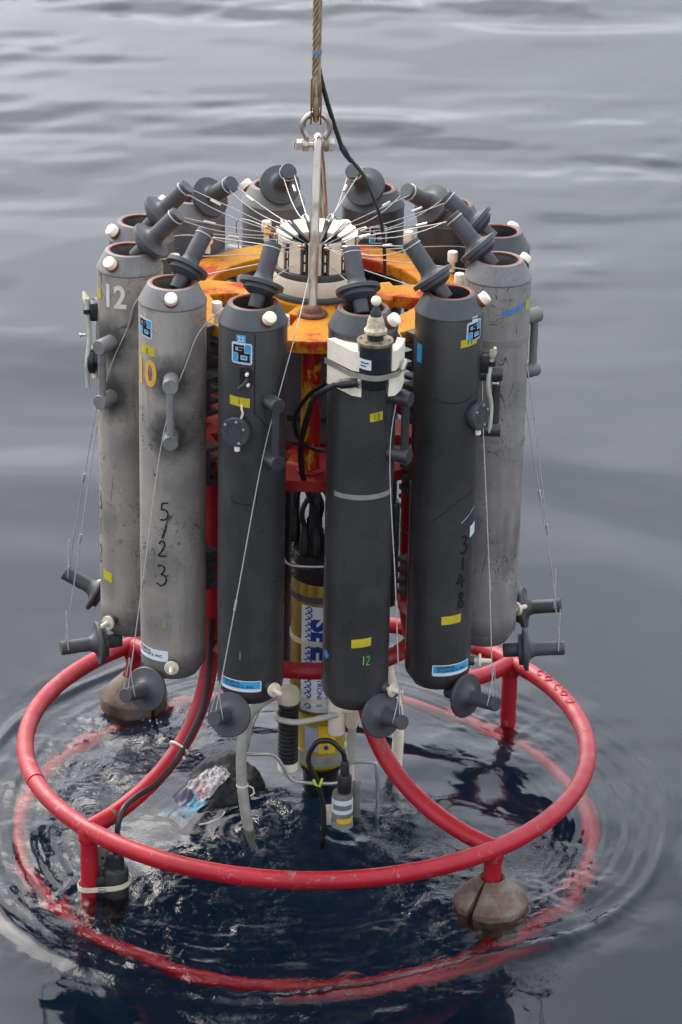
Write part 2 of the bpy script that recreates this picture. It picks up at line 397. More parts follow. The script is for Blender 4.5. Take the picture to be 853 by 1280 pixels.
def sea_height(x, y):
    rr = np.hypot(x, y); th = np.arctan2(x, -y)
    far = np.clip((rr - 1.3) / 4.0, 0, 1); damp = np.exp(-np.maximum(rr - 14, 0) / 6)
    wx = x + .30 * waves(x, y, 1.2, 4, 8, 3); wy = y + .30 * waves(x, y, 1.2, 4, 8, 4)
    far2 = np.clip((y - 2.6) / 4.0, 0, 1) ** 1.3; gust2 = np.clip(.55 + 1.1 * waves(x, y, 1.6, 4, 10, 42), .1, 1.5)
    gust = np.clip(.75 + .55 * (waves(x, y, 5, 12, 8, 41) * 1.2), .25, 1.6)
    h = .007 * waves(wx, wy, 2.5, 7, 9, 11, math.pi / 2 + .25, .8) * damp
    h += (.006 + .018 * far) * gust * waves(wx, wy, .6, 1.9, 18, 12, math.pi / 2 + .1, .7) * damp
    patch_ = np.clip(waves(x + .5 * y, y * 1.7, 1.4, 5.0, 12, 42, math.pi / 2, .9) * 1.5 + .35, 0, 1.5)
    vx = x + .10 * waves(x, y, .5, 1.4, 10, 51); vy = y + .10 * waves(x, y, .5, 1.4, 10, 52)
    h += (.003 + .074 * far2 * patch_) * waves(vx, vy, .17, .48, 30, 13, math.pi / 2 + .22, .75) * damp
    h += .060 * far2 * patch_ * waves(vx, vy, .5, 1.2, 14, 14, math.pi / 2 + .2, .6) * damp
    # water heaped up round the frame by the lowering
    h += .100 * blob(x, y, -.02, -.15, .52, np.where(y < -.15, .42, .85)) - .045 * blob(x, y, -.16, -1.1, .46, .34) + .042 * blob(x, y, .5, -.64, .19, .19)
    # ripples pushed out by the frame: one clear crest, broken wavelets behind it
    brk = np.clip(.5 + .9 * waves(x, y, .35, .9, 10, 22), 0, 1.6)
    w_ = rr + .10 * waves(x, y, .5, 1.4, 8, 21) + .03 * np.sin(3 * th + 1)
    am = np.clip(.55 + .5 * np.sin(2 * th + .6) + .35 * np.sin(5 * th), 0, 1.4)
    h += .010 * am * np.exp(-((w_ - 1.0) / .020) ** 2) - .005 * am * np.exp(-((w_ - 1.06) / .05) ** 2)
    h += .0015 * brk * np.sin(2 * math.pi * (w_ + .04 * waves(x, y, .2, .4, 8, 23)) / .058) * np.exp(-((w_ - .88) / .13) ** 2)
    h += .0009 * brk * np.sin(2 * math.pi * (w_ + .03 * waves(x, y, .2, .4, 8, 24)) / .030) * np.exp(-((w_ - .80) / .16) ** 2)
    # choppy patches
    m = .72 * blob(x, y, -.05, -.62, .56, .26) + .95 * blob(x, y, .12, -.22, .28, .24) + .3 * blob(x, y, -.9, -.1, .16, .5)
    m += 1.0 * blob(x, y, .62, -.45, .22, .22) + .6 * blob(x, y, -.56, -.52, .2, .2) + .95 * blob(x, y, -.45, .40, .26, .26) + .7 * blob(x, y, -.62, .1, .2, .35)
    m += .55 * blob(x, y, .58, .42, .2, .24) + .35 * blob(x, y, -.3, -.95, .6, .16) + .75 * blob(x, y, .35, -.88, .42, .16)
    m = np.clip(m, 0, 1.1) * np.clip((1.25 - rr) / .25, 0, 1)
    qx = x + .03 * waves(x, y, .12, .3, 10, 31); qy = y + .03 * waves(x, y, .12, .3, 10, 32)
    c1 = waves(qx, qy, .10, .30, 26, 33); c2 = waves(qx, qy, .032, .085, 34, 34)
    h += m * .105 * c1 + m * (.6 + .5 * np.clip(30 * c1, -1, 1)) * .18 * c2
    h += .045 * waves(qx, qy, .16, .4, 14, 35) * np.clip((1.3 - rr) / .4, 0, 1)
    # small collars where posts and weights pierce the surface
    for px, py in ((-.59, -.555), (.503, -.6), (.59, .503), (-.535, .57), (.1, -.3), (-.17, -.28)):
        d = np.hypot(x - px, y - py); h += .005 * np.cos(d / .012) * np.exp(-d / .07)
    return h, m
def build_sea():
    xs = axis_pts(-1.12, 1.12, .0065, .03, -3.0, 3.0, 900); ys = axis_pts(-1.22, 1.05, .0065, .03, -2.2, 10.5, 900)
    X, Y = np.meshgrid(xs, ys); Hh, chop = sea_height(X, Y); Z = WATER + Hh
    nx, ny = len(xs), len(ys); co = np.stack([X, Y, Z], -1).reshape(-1, 3).astype(np.float32)
    i = np.arange(nx * ny).reshape(ny, nx); q = np.stack([i[:-1, :-1], i[:-1, 1:], i[1:, 1:], i[1:, :-1]], -1).reshape(-1, 4)
    me = bpy.data.meshes.new('sea'); me.vertices.add(len(co)); me.vertices.foreach_set('co', co.ravel())
    me.loops.add(q.size); me.loops.foreach_set('vertex_index', q.ravel().astype(np.int32))
    me.polygons.add(len(q)); me.polygons.foreach_set('loop_start', (np.arange(len(q)) * 4).astype(np.int32)); me.polygons.foreach_set('loop_total', np.full(len(q), 4, np.int32))
    me.polygons.foreach_set('use_smooth', np.ones(len(q), bool)); me.update()
    at = me.attributes.new('chop', 'FLOAT', 'POINT'); at.data.foreach_set('value', np.clip(chop, 0, 1).ravel().astype(np.float32))
    b = NB('sea_water'); b.set(Base_Color=(1, 1, 1, 1), Roughness=.015, IOR=1.333, Transmission_Weight=1.0)
    an = b.t.nodes.new('ShaderNodeAttribute'); an.attribute_name = 'chop'
    # finest wavelets, strong only where the surface is broken
    f = b.mul(b.noise(58, 2, .5, .9), b.ramp(an.outputs['Fac'], [(.05, 0.), (.9, 1.)]))
    b.bump(f, .34, .008)
    va = b.t.nodes.new('ShaderNodeVolumeAbsorption'); va.inputs['Color'].default_value = (.50, .56, .62, 1); va.inputs['Density'].default_value = 1.4
    b.t.links.new(va.outputs[0], b.t.nodes['Material Output'].inputs['Volume'])
    me.materials.append(b.m); structure(link('sea', me))
    # the dark depth far below, where the light is lost
    bm = bmesh.new(); s = 1200
    bm.faces.new([bm.verts.new((x, y, -1.0)) for x, y in ((-s, -s), (s, -s), (s, s), (-s, s))])
    dn = simple('deep_navy', (.018, .038, .066, 1), 1, 0, .2, .4); dn.node_tree.nodes['Principled BSDF'].inputs['Specular IOR Level'].default_value = 0
    structure(obj('deep_water', bm, dn))
build_sea()

# ------------------------------------------------------------------ the steel frame
HOOP_R, TUBE_R = .792, .0245
FEET = {'front left': (-.578, -.545), 'front right': (.5005, -.6015), 'back right': (.59, .505), 'back left': (-.534, .57)}
INNER_A = {'front left': -62, 'front right': 27, 'back right': 117, 'back left': -152}
def build_frame():
    f = thing('rosette_frame', 'red tubular steel frame with round guard hoops and worn orange plates', 'frame', (0, 0, 0))
    ring = lambda r, z, n=96, wob=0: [(r * math.sin(2 * math.pi * i / n) - .0055, -r * math.cos(2 * math.pi * i / n), z) for i in range(n)]
    h = wobj('hoop', tube(ring(HOOP_R, 0), TUBE_R, 20, True), RED, f); h['label'] = 'upper guard hoop above the water'
    h2 = wobj('hoop', tube(ring(.812, -.365), TUBE_R, 20, True), RED, f); h2['label'] = 'lower guard hoop under the water'
    wobj('inner_ring', tube([(.30 * math.sin(R(k * 5)), -.30 * math.cos(R(k * 5)), .362) for k in range(72)], TUBE_R * .95, 16, True), RED, f)
    for k, (x, y) in FEET.items():
        wobj('leg', tube([(x, y, -.012), (x, y, -.2), (x * 1.02, y * 1.02, -.365)], TUBE_R * .97, 18), RED, f)
        a = INNER_A[k]; B = pv(a, .30, 0); A = Vector((x, y, 0))
        d = (B - A); Ln = d.length; d.normalize()
        prof = [(.0, .002), (.10, .004), (.20, .022), (.30, .058), (.385, .115), (.445, .19), (.48, .28), (.497, .38), (.5, .5), (.5, .7), (.5, .905)]
        pts = [A + d * (u * Ln / .5) + Vector((0, 0, z)) for u, z in prof]
        wobj('bent_brace', tube(spline(pts, 4), TUBE_R * .97, 18), RED, f)
        # weld bead and gusset where brace, hoop and leg meet
        wobj('weld_joint', along(lathe([(0, -.006), (.026, -.005), (.0285, 0), (.0285, .022), (.0290, .030), (.0265, .036), (0, .037)], 24), A, (0, 0, -1)), RED, f)
    # plates: hub, four arms and a rim, cut from one sheet
    def plate(z, th, mat, name, r_out, arm):
        bm = bmesh.new(); V = {}
        n = 120; rs = [.085, .138, .21, .285, r_out]
        def v(i, j):
            k = (i % n, j)
            if k not in V:
                t = 2 * math.pi * (i % n) / n; r = rs[j]
                if j == len(rs) - 1: r *= 1 + .02 * math.cos(4 * t)
                V[k] = bm.verts.new((r * math.sin(t), -r * math.cos(t), z))
            return V[k]
        for i in range(n):
            m = (i + .5) * 360 / n % 90; m = min(m, 90 - m)
            for j in range(len(rs) - 1):
                if j in (1, 2) and m > (arm if j == 1 else arm - 7): continue
                bm.faces.new((v(i, j), v(i + 1, j), v(i + 1, j + 1), v(i, j + 1)))
        bmesh.ops.recalc_face_normals(bm, faces=bm.faces)
        g = bmesh.ops.extrude_face_region(bm, geom=bm.faces[:]); vs = [e for e in g['geom'] if isinstance(e, bmesh.types.BMVert)]
        bmesh.ops.translate(bm, vec=(0, 0, -th), verts=vs)
        bev = [e for e in bm.edges if len(e.link_faces) == 2 and e.calc_face_angle(0) > 1]
        bmesh.ops.bevel(bm, geom=bev, offset=.0025, segments=2, affect='EDGES')
        wobj(name, bm, mat, f, 30)
    plate(1.345, .032, ORANGE, 'upper_plate', .395, 20)
    plate(.955, .030, REDW, 'lower_plate', .385, 22)
    for a in (-1, 89, 179, 269):
        p = pv(a, .318, 0)
        wobj('support_post', tube([(p.x, p.y, .953), (p.x, p.y, 1.1), (p.x, p.y, 1.314)], .0255, 18), POSTM, f)
        wobj('weld_bead', along(lathe([(.0265, 0), (.036, .001), (.037, .004), (.03, .010), (.0265, .011)], 20, cap0=False, cap1=False), (p.x, p.y, .9555), (0, 0, 1)), RED, f)
    # raised weld lettering on the hoop
    def on_hoop(u, v):
        t = R(u); n = Vector((math.sin(t), -math.cos(t), 0)); ph = v
        return Vector((HOOP_R * math.sin(t) - .0055, -HOOP_R * math.cos(t), 0)) + (TUBE_R + .0006) * (math.sin(ph) * n + math.cos(ph) * Vector((0, 0, 1)))
    G = {'C': [(.8, .9), (.4, 1), (.1, .5), (.4, 0), (.8, .1)], '5': [(.85, 1), (.25, 1), (.2, .55), (.7, .55), (.75, .1), (.15, 0)], 'O': [(.5, 1), (.1, .5), (.5, 0), (.9, .5), (.5, 1)],
         'D': [(.15, 1), (.7, .85), (.85, .5), (.7, .15), (.15, 0), (.15, 1)]}
    for i, (ch, a0) in enumerate((('C', 121.5), ('O', 118.6), ('C', 114.2), ('O', 111.2), ('D', 107.6))):
        pts = [on_hoop(a0 - x * 2.4, -.55 + y * .95) for x, y in G[ch]]
        wobj('weld_letter', tube(spline(pts, 4), .0026, 6), RED, f)
    # a patch sleeve on the left of the hoop
    pts = [Vector(((HOOP_R) * math.sin(R(a)) - .0055, -(HOOP_R) * math.cos(R(a)), .0015)) for a in (-76, -73.5, -71, -68.5)]
    wobj('repair_sleeve', tube(pts, TUBE_R + .0012, 18), RED, f)
    return f
build_frame()

# ------------------------------------------------------------------ sampler bottles
RB, ZB, ZT = .087, .420, 1.4293          # tube radius, bottom edge, shoulder
H = ZT - ZB
def tube_bm():
    return lathe([(.075, .02), (.0845, .003), (RB, .006), (RB, .02), (RB, H * .35), (RB, H * .7), (RB, H - .004), (RB - .001, H - .001), (.079, H), (.079, H - .02)], 56, cap0=False, cap1=False)
def cone_bm():
    return lathe([(.079, -.01), (.0865, -.0005), (.0885, .0015), (.0885, .004), (.0868, .0065), (.0665, .0445), (.064, .049), (.060, .0505), (.0555, .0495), (.0545, .045), (.0545, .02), (.072, -.02), (.075, -.2), (0, -.201)], 56, cap0=False)
def foot_bm():
    return lathe([(.0, .05), (.05, .05), (.054, -.03), (.058, -.036), (.065, -.035), (.069, -.028), (.0855, -.003), (.0855, .004), (.08, .01)], 56, cap0=False)
def stopper_bm(top=True):
    if top:
        return lathe([(0, 0), (.017, 0), (.0192, .002), (.0195, .036), (.030, .038), (.040, .046), (.0440, .0475), (.0440, .0575), (.0555, .0580), (.0568, .0592), (.0570, .0690), (.0558, .0702), (.038, .0732), (.029, .0762), (.0248, .081), (.0235, .090), (.0, .0901)], 40)
    return lathe([(0, -.06), (.017, -.059), (.019, -.056), (.0195, -.018), (.042, -.016), (.044, -.006), (.055, -.004), (.0595, 0), (.060, .006), (.0575, .0095), (.040, .011), (.029, .015), (.0235, .022), (.0205, .030), (0, .0301)], 40)
def handle_bm(r, l): return lathe([(r, 0), (r, l - .0015), (r - .0012, l), (0, l)], 28, cap0=True)
def comb_bm():
    prof = [(0, -.06)]
    for i in range(4):
        z = -.06 + i * .031; prof += [(.052, z), (.052, z + .011), (.018, z + .0125), (.018, z + .03)]
    prof = prof[:-2] + [(0, .045)]
    return prism([(y, z) for y, z in prof], .062, 'X')
def stub_bm(): return lathe([(.0205, -.004), (.0200, .0555), (.0190, .0572), (0, .0575)], 24)
def vent_bm(): return lathe([(.0165, 0), (.0165, .020), (.0155, .0225), (.012, .024), (0, .0245)], 24)
def ventseal_bm(): return lathe([(.012, -.004), (.0178, -.002), (.0182, .004), (.0165, .006)], 24)
def valve_bm(): return lathe([(.006, 0), (.0075, .012), (.019, .014), (.0195, .017), (.019, .0205), (.0075, .022), (.0065, .03), (.0062, .046), (.004, .049), (0, .049)], 24)
def boss_bm(): return lathe([(.013, -.006), (.013, .010), (.012, .012), (0, .012)], 20)
def knob_bm(): return lathe([(.0075, -.02), (.0075, .008), (.0135, .009), (.0140, .012), (.0140, .034), (.0125, .037), (0, .0375)], 20)

LIDS_TOP = {-78: (43, 20), -18: (33, 9), -48: (43, -9), 42: (39, -21), 12: (36, -4), 72: (45, 8), 102: (53, 29), 132: (59, 4), 162: (50, 7), -168: (52, -3), -138: (56, -1), -108: (42, -6)}
LIDS_BOT = {-18: (.368, .105, -28, -22, 19), -48: (.365, .105, -38, -29, 13), -78: (.36, .1, -59, -73, -2), -108: (.375, .13, -95, -99, 27), 72: (.36, .115, 78, 88, 5), 102: (.36, .112, 97, 80, 10),
            42: (.37, .098, 48, 49, 6), 12: (.375, .098, 45, 31, 14), 132: (.365, .105, 133, 133, 8), 162: (.365, .105, 162, 165, 8), -168: (.365, .105, -168, -165, 8), -138: (.365, .105, -137, -135, 8)}
BC = {-18: (-.152, -.482, -17.5), 12: (.124, -.506, 13.7), 42: (.343, -.376, 42.3), 72: (.476, -.111, 76.9), -48: (-.362, -.346, -46.2), -78: (-.488, -.095, -79), -108: (-.473, .141, -106.6),
      162: (.150, .472, 162.4), -168: (-.128, .482, -165.2), -138: (-.344, .359, -136.2), 132: (.359, .344, 133.8), 102: (.483, .119, 103.8)}
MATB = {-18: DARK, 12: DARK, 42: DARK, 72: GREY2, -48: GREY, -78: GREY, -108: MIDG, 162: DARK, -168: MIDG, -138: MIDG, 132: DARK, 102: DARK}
CONEM = {-48: CONEG, -78: CONEG, 72: CONEG, -108: CONEG, -168: CONEG, -138: CONEG}
LAB = {-18: 'dark grey sampler bottle with blue sticker numbered 22 and round port plate',
       12: 'dark grey sampler bottle with the black and white beacon strapped to its shoulder',
       42: 'dark grey sampler bottle with 3148 handwritten in black down its side',
       72: 'scratched pale grey sampler bottle with a blue smear, right of bottle 3148',
       -48: 'weathered pale grey sampler bottle with 5/23 handwritten in black and a yellow 10',
       -78: 'weathered grey sampler bottle stencilled with a large white 12',
       -108: 'mid grey sampler bottle just behind the one stencilled with a white 12',
       -138: 'grey sampler bottle at the back left, left of the one behind the lifting rod',
       -168: 'grey sampler bottle at the far back, immediately left of the lifting rod',
       162: 'dark grey sampler bottle at the far back, immediately right of the lifting rod',
       132: 'dark grey sampler bottle at the back right, second right of the lifting rod',
       102: 'dark grey sampler bottle half hidden behind the scratched pale one on the right'}
HANDLE_OFF = 47
CAR_Z, CAR_R = 1.500, .098
def flex(a, b, sag, n=10):
    a, b = Vector(a), Vector(b); return [a.lerp(b, i / n) + Vector((0, 0, -sag * 4 * (i / n) * (1 - i / n))) for i in range(n + 1)]
BOT = {}
def build_bottle(k):
    cx, cy, ang = BC[k]; t = thing('sampler_bottle', LAB[k], 'sampler bottle', (cx, cy, ZB), R(ang), 'sampler bottles standing in a ring on the frame'); BOT[k] = t
    m = MATB[k]; cm = CONEM.get(k, CONE); loc = lambda a: a - ang          # world angle -> local
    S = lambda n, key, mk, mat, par=t: link(n, shared(key, mk, mat), par)
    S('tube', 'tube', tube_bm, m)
    c = S('shoulder_cone', 'cone', cone_bm, cm); c.location.z = H
    S('foot_cone', 'foot', foot_bm, cm if k in CONEM else DARK)
    o = S('seal_ring', 'oring', lambda: tube([(.0540 * math.sin(R(q * 10)), -.0540 * math.cos(R(q * 10)), 0) for q in range(36)], .0036, 8, True), ORING); o.location.z = H + .0470
    # top stopper leaning in towards the release
    tilt, az = LIDS_TOP[k]; inw = Vector((-cx, -cy, 0)).normalized(); v = Matrix.Rotation(R(-az), 3, 'Z') @ inw
    d = (v * math.sin(R(tilt)) + Vector((0, 0, math.cos(R(tilt))))).normalized()
    base = Vector((cx, cy, ZT + .028)) + inw * .012
    W = MW[t.name].inverted(); q = d.to_track_quat('Z', 'Y').to_matrix().to_4x4()
    st = S('top_stopper', 'topstopper', stopper_bm, LID); st.matrix_local = W @ Matrix.Translation(base) @ q
    hd = S('handle', 'lidhandle', lambda: handle_bm(.0225, .085), LID, st); hd.location.z = .088
    tip = base + d * .172
    # bottom stopper swung out below
    z, rr, a, ax, el = LIDS_BOT[k]; p = pv(a, rr, z, (cx, cy)); d2 = pv(ax, math.cos(R(el)), math.sin(R(el)))
    sb = S('bottom_stopper', 'botstopper', lambda: stopper_bm(False), LID); sb.matrix_local = W @ Matrix.Translation(p) @ d2.to_track_quat('Z', 'Y').to_matrix().to_4x4()
    hb = S('handle', 'bothandle', lambda: handle_bm(.0195, .092), LID, sb); hb.location.z = .018
    tip2 = p + d2 * .103
    # carrying handle: two studs and a bar
    A = R(HANDLE_OFF); n_ = Vector((math.sin(A), -math.cos(A), 0)); Mq = n_.to_track_quat('Z', 'Y').to_matrix().to_4x4()
    hz = 1.247 if k in (-18, -48, -78) else (1.262 if k != 72 else 1.30)
    hm = GREYST if k in (-48, -78) else (m if k in (-18, 12, 42) else cm)
    bar = S('carry_handle', 'bar', lambda: tube([(0, 0, -.08), (0, 0, 0), (0, 0, .08)], .0105, 16), hm); bar.location = n_ * (RB + .040) + Vector((0, 0, hz - .077 - ZB))
    for dz in (.0, -.154):
        s = S('stud', 'stud', stub_bm, hm, bar); s.matrix_local = Matrix.Translation(n_ * -.043 + Vector((0, 0, .077 + dz))) @ Mq
    # vent on the cone, drain tap low down, both under the handle line
    sl_ = Vector((n_.x * .74, n_.y * .74, .66)).normalized()
    vq = Matrix.Translation(n_ * .0775 + Vector((0, 0, H + .0265))) @ sl_.to_track_quat('Z', 'Y').to_matrix().to_4x4()
    o = S('air_vent', 'vent', vent_bm, WHITE); o.matrix_local = vq
    S('seal', 'ventseal', ventseal_bm, ORING, o)
    B_ = R(HANDLE_OFF + (6 if k == -18 else 0)); nb = Vector((math.sin(B_), -math.cos(B_), 0))
    o = S('drain_tap', 'tap', valve_bm, CREAM); o.matrix_local = Matrix.Translation(nb * (RB + .008) + Vector((0, 0, .022 + (0.0)))) @ nb.to_track_quat('Z', 'Y').to_matrix().to_4x4()
    S('boss', 'boss', boss_bm, LID, o).location.z = -.010
    # brackets on the inner side, bolted to the plates
    for zz in (1.30, 1.155, .96, .66):
        b = S('mounting_bracket', 'comb', comb_bm, GREYB); b.location = (0, RB - .004, zz - ZB)
    o = S('mounting_knob', 'knob', knob_bm, WHITE); o.location = (.045, RB + .024, 1.375 - ZB)
    # lanyards: one from the top stopper, one from the bottom stopper past the handle
    ca = math.degrees(math.atan2(cx, -cy)); L1 = pv(ca + rng.uniform(-6, 9), CAR_R + rng.uniform(-.004, .010), CAR_Z + rng.uniform(-.012, .004)); far = (L1 - tip)
    for s in (-1, 1):
        side = Vector((-far.y, far.x, 0)).normalized() * .006 * s
        ly = wobj('lanyard', tube(flex(tip - d * .010 + side * 2.6, L1 + side * .4, rng.uniform(-.002, .012) if s > 0 else rng.uniform(.014, .034)), .0012, 6), LINE, t)
    wobj('crimp_sleeve', tube([tip.lerp(L1, .25) + Vector((0, 0, -.006)), tip.lerp(L1, .36) + Vector((0, 0, -.007))], .0036, 8), STEEL, ly)
    lp = tube([tip - d * .012 + .0232 * (math.cos(R(g * 30)) * v.cross(d).normalized() + math.sin(R(g * 30)) * d.cross(v.cross(d)).normalized()) for g in range(12)], .0018, 6, True)
    wobj('lanyard_loop', lp, LINE, t)
    hk = L1.lerp(tip, .10); dd = (tip - L1).normalized(); sd_ = dd.cross(Vector((0, 0, 1))).normalized()
    ringp = [hk + dd * (.016 * math.cos(R(g * 30))) + sd_ * (.0075 * math.sin(R(g * 30))) - Vector((0, 0, .004)) for g in range(12)]
    wobj('snap_hook', tube(ringp, .0028, 6, True), BRASS if k in (-78, -108, -18, 12) else STEEL, ly)
    wp = pv(ang + HANDLE_OFF - 12, RB + .012, hz - .15, (cx, cy)); up = pv(ang + HANDLE_OFF + (22 if k in (-18, -48) else 30), RB + .010, hz + .04, (cx, cy))
    mid = pv(ang + 115, RB + .022, 1.40, (cx, cy)); end = pv(ca + 10, CAR_R, CAR_Z - .06)
    path = spline([tip2 - d2 * .008 + Vector((0, 0, .02)), tip2.lerp(wp, .5), wp, up, mid, end], 7)
    l2 = wobj('lanyard', tube(path, .0015, 6), LINE, t)
    knot = tip2 + Vector((0, 0, .055)); kn = knot.lerp(wp, .08)
    for s in (-1, 1):
        sd3 = d2.cross(Vector((0, 0, 1))).normalized() * .019 * s
        wobj('bridle', tube([tip2 - d2 * .01 + sd3, (tip2 - d2 * .01 + sd3 * .8).lerp(kn, .5), kn], .0015, 6), LINE, l2)
    g = tip2.lerp(wp, .42); dl = (wp - tip2).normalized()
    wobj('crimp_sleeve', tube([g, g + dl * .028], .0036, 8), STEEL, l2)
    return t
for k in (-18, 12, 42, 72, -48, -78, -108, -138, -168, 162, 132, 102): build_bottle(k)

# ---- stickers, tape, handwriting, straps and ports on single bottles
def deco(k, name, bm, mat, a, z, r=RB, par=None, step=.005):
    cx, cy, ang = BC[k]
    return wobj(name, wrap(bm, r + .0004, a, z, (cx, cy), step), mat, par or BOT[k], 60)
def logo_sticker(k, a, z, s=.054, skew=0.):
    p = deco(k, 'maker_sticker', patch(s, s * 1.04, .0007, skew, .004), PALE, a, z)
    deco(k, 'blue_field', patch(s * .88, s * .92, .0012, skew), BLUE, a, z, par=p)
    def glyphs(wd, th):
        g = [[(-.019, .004), (-.019, .019), (.004, .020)], [(-.019, .004), (.004, .004), (.004, .012), (-.006, .012)]]
        o = [[(-.005, -.001), (.018, -.001), (.018, -.019), (-.005, -.019), (-.005, 0)]]
        bm = bmesh.new()
        for st in g + o:
            P = [Vector((x * s / .054, y * s / .054)) for x, y in st]
            for a_, b_ in zip(P, P[1:]):
                dd = (b_ - a_).normalized(); n_ = Vector((-dd.y, dd.x)) * wd / 2; a2 = a_ - dd * wd / 2; b2 = b_ + dd * wd / 2
                bm.faces.new([bm.verts.new((q.x, q.y + skew * q.x, th)) for q in (a2 + n_, a2 - n_, b2 - n_, b2 + n_)])
        return bm
    deco(k, 'logo_edge', glyphs(.0095, .0016), PALE, a, z, par=p)
    deco(k, 'logo_letters', glyphs(.0062, .0021), INK, a, z, par=p)
def tape(k, a, z, wd, ht, s='', skew=0.):
    p = deco(k, 'yellow_tape', patch(wd, ht, .0008, skew), TAPE, a, z)
    for i, ch in enumerate(s):
        deco(k, 'ink_digit', hand(ch, .006, .014, .0015), INK, a + (i - (len(s) - 1) / 2) * 7, z, RB + .0008, p)
def name_sticker(k, a, z, wd, worn=False):
    p = deco(k, 'name_sticker', patch(wd, .032, .0007, 0, .003), PALE, a, z)
    if not worn: deco(k, 'blue_field', patch(wd * .95, .021, .0012), BLUE, a, z + .0035, par=p)
    deco(k, 'lettering', text_bm('GENERAL', .0105, .0017, 1.15, .0002), INK, a - 14, z + .0085, par=p)
    deco(k, 'lettering', text_bm('OCEANICS, INC.', .0105, .0017, 1.15, .0002), INK, a - 1, z - .001, par=p)
# bottle 22
p = deco(-18, 'number_sticker', patch(.025, .021, .0007, 0), BLUE, -18, 1.4115)
deco(-18, 'lettering', text_bm('22', .019, .0014, 1, .0003), PALE, -18, 1.4105, par=p)
logo_sticker(-18, -17, 1.373, .054, -.05); tape(-18, -20.5, 1.243, .055, .025, '1', -.07); name_sticker(-18, -17.5, .447, .118)
deco(-18, 'green_mark', hand('1', .004, .02, .002), GREENINK, -16, .535)
deco(-18, 'ink_line', ribbon([[(.0, .0), (0, -.21)], [(0, -.21), (.045, -.262)]], .0022), INK, 5, 1.425); deco(-18, 'ink_line', ribbon([[(-.035, .0), (-.035, -.02)], [(-.035, -.02), (.03, -.022)], [(.03, -.022), (.03, .02)]], .002), INK, -10, .985)
# bottle 5/23
logo_sticker(-48, -49, 1.377, .05, -.1); tape(-48, -44, 1.317, .05, .024, '2', -.04)
deco(-48, 'lettering', text_bm('22', .012, .0014, 1), PALE, -49, 1.410)
deco(-48, 'yellow_number', text_bm('10', .098, .0012, .80, .0030), YPAINT, -50, 1.253)
for ch, a, z, wd, ht in (('5', -11.5, .88, .026, .050), ('/', -11.6, .823, .022, .040), ('2', -15, .774, .024, .044), ('3', -17, .697, .030, .058)):
    deco(-48, 'ink_digit', hand(ch, wd, ht, .0042), INK, a, z)
name_sticker(-48, -42, .462, .11, True); deco(-48, 'green_mark', patch(.012, .022, .0008, .2), simple('faded_green', srgb(120, 140, 96), .7), -13, .555)
# bottle stencilled 12
deco(-78, 'stencil_number', text_bm('12', .086, .0012, .82, .0024), STENCIL, -25, 1.372); tape(-78, -46, .566, .036, .028, '', -.1)
for ch, z in (('3', .777), ('1', .70), ('2', .62)): deco(-78, 'ink_digit', hand(ch, .024, .05, .004), INK, -70, z)
deco(-78, 'yellow_tape', patch(.02, .03, .0008), TAPE, -62, 1.372)
# front bottle with the beacon
tape(12, 26, 1.218, .036, .023, '12', .08); tape(12, 9, .591, .052, .024, '', .1)
for i, ch in enumerate('12'): deco(12, 'green_digit', hand(ch, .011, .026, .0022), GREENINK, 13.5 + i * 8, .540)
def diamond(s):
    bm = bmesh.new(); bm.faces.new([bm.verts.new((x * s, y * s, .0008)) for x, y in ((1, 0), (0, 1), (-1, 0), (0, -1))]); return bm
deco(12, 'blue_diamond', diamond(.016), BLUEP, -62, .536)
def band_bm(c, r, a0, a1, z, ht, tilt=0, th=.0014):
    bm = bmesh.new(); prev = None
    for i in range(33):
        a = a0 + (a1 - a0) * i / 32; zz = z + tilt * math.sin(R(a))
        q = [bm.verts.new(pv(a, rr, zz + dz, c)) for rr, dz in ((r, -ht / 2), (r + th, -ht / 2), (r + th, ht / 2), (r, ht / 2))]
        if prev:
            for j in range(4): bm.faces.new((prev[j], prev[(j + 1) % 4], q[(j + 1) % 4], q[j]))
        else: bm.faces.new(q[::-1])
        prev = q
    bm.faces.new(prev); return bm
wobj('steel_strap', band_bm(BC[12][:2], RB, -47, 68, 1.000, .013), STRAPM, BOT[12])
wobj('seam_ring', band_bm(BC[12][:2], RB, -179, 179, .474, .003, 0, .0006), DARK, BOT[12])
# bottle 3148
logo_sticker(42, 46, 1.398, .052, .1); tape(42, 36, 1.371, .052, .021, '11', .1); tape(42, 20.5, .599, .055, .024, '', .05); name_sticker(42, 27, .452, .115)
deco(42, 'number_sticker', patch(.02, .018, .0007), PALE, 46, 1.434 - .006)
for ch, a, z, wd, ht in (('3', 40, .808, .024, .048), ('1', 39, .755, .012, .036), ('4', 36, .707, .027, .040), ('8', 37.5, .651, .022, .044)):
    deco(42, 'ink_digit', hand(ch, wd, ht, .0056), INK, a, z)
deco(42, 'white_label', patch(.026, .032, .0008, .3), PALE, 62, .842)
deco(42, 'scuff_line', ribbon([[(-.075, .006), (-.04, -.004), (.0, -.004), (.05, .010)]], .003), simple('scuff_black', srgb(36, 36, 37), .5), 25, 1.215)
deco(42, 'scuff_line', ribbon([[(-.06, -.05), (-.02, -.015), (.02, .012), (.07, .02)]], .0026), MATS['scuff_black'], 20, .93)
deco(42, 'white_scratch', ribbon([[(-.02, -.012), (.0, .0), (.03, .022)]], .0014), PALE, 45, .885)
# scratched bottle on the right
deco(72, 'blue_smear', ribbon([[(-.035, -.008), (-.01, -.003), (.02, .004), (.04, .012)]], .011), BLUEP, 30, 1.366)
for z in (1.273, .981): wobj('clamp_band', band_bm(BC[72][:2], RB, -179, 179, z, .018, 0, .002), GREY2, BOT[72])
deco(72, 'yellow_tape', patch(.02, .028, .0008), TAPE, 62, 1.37)
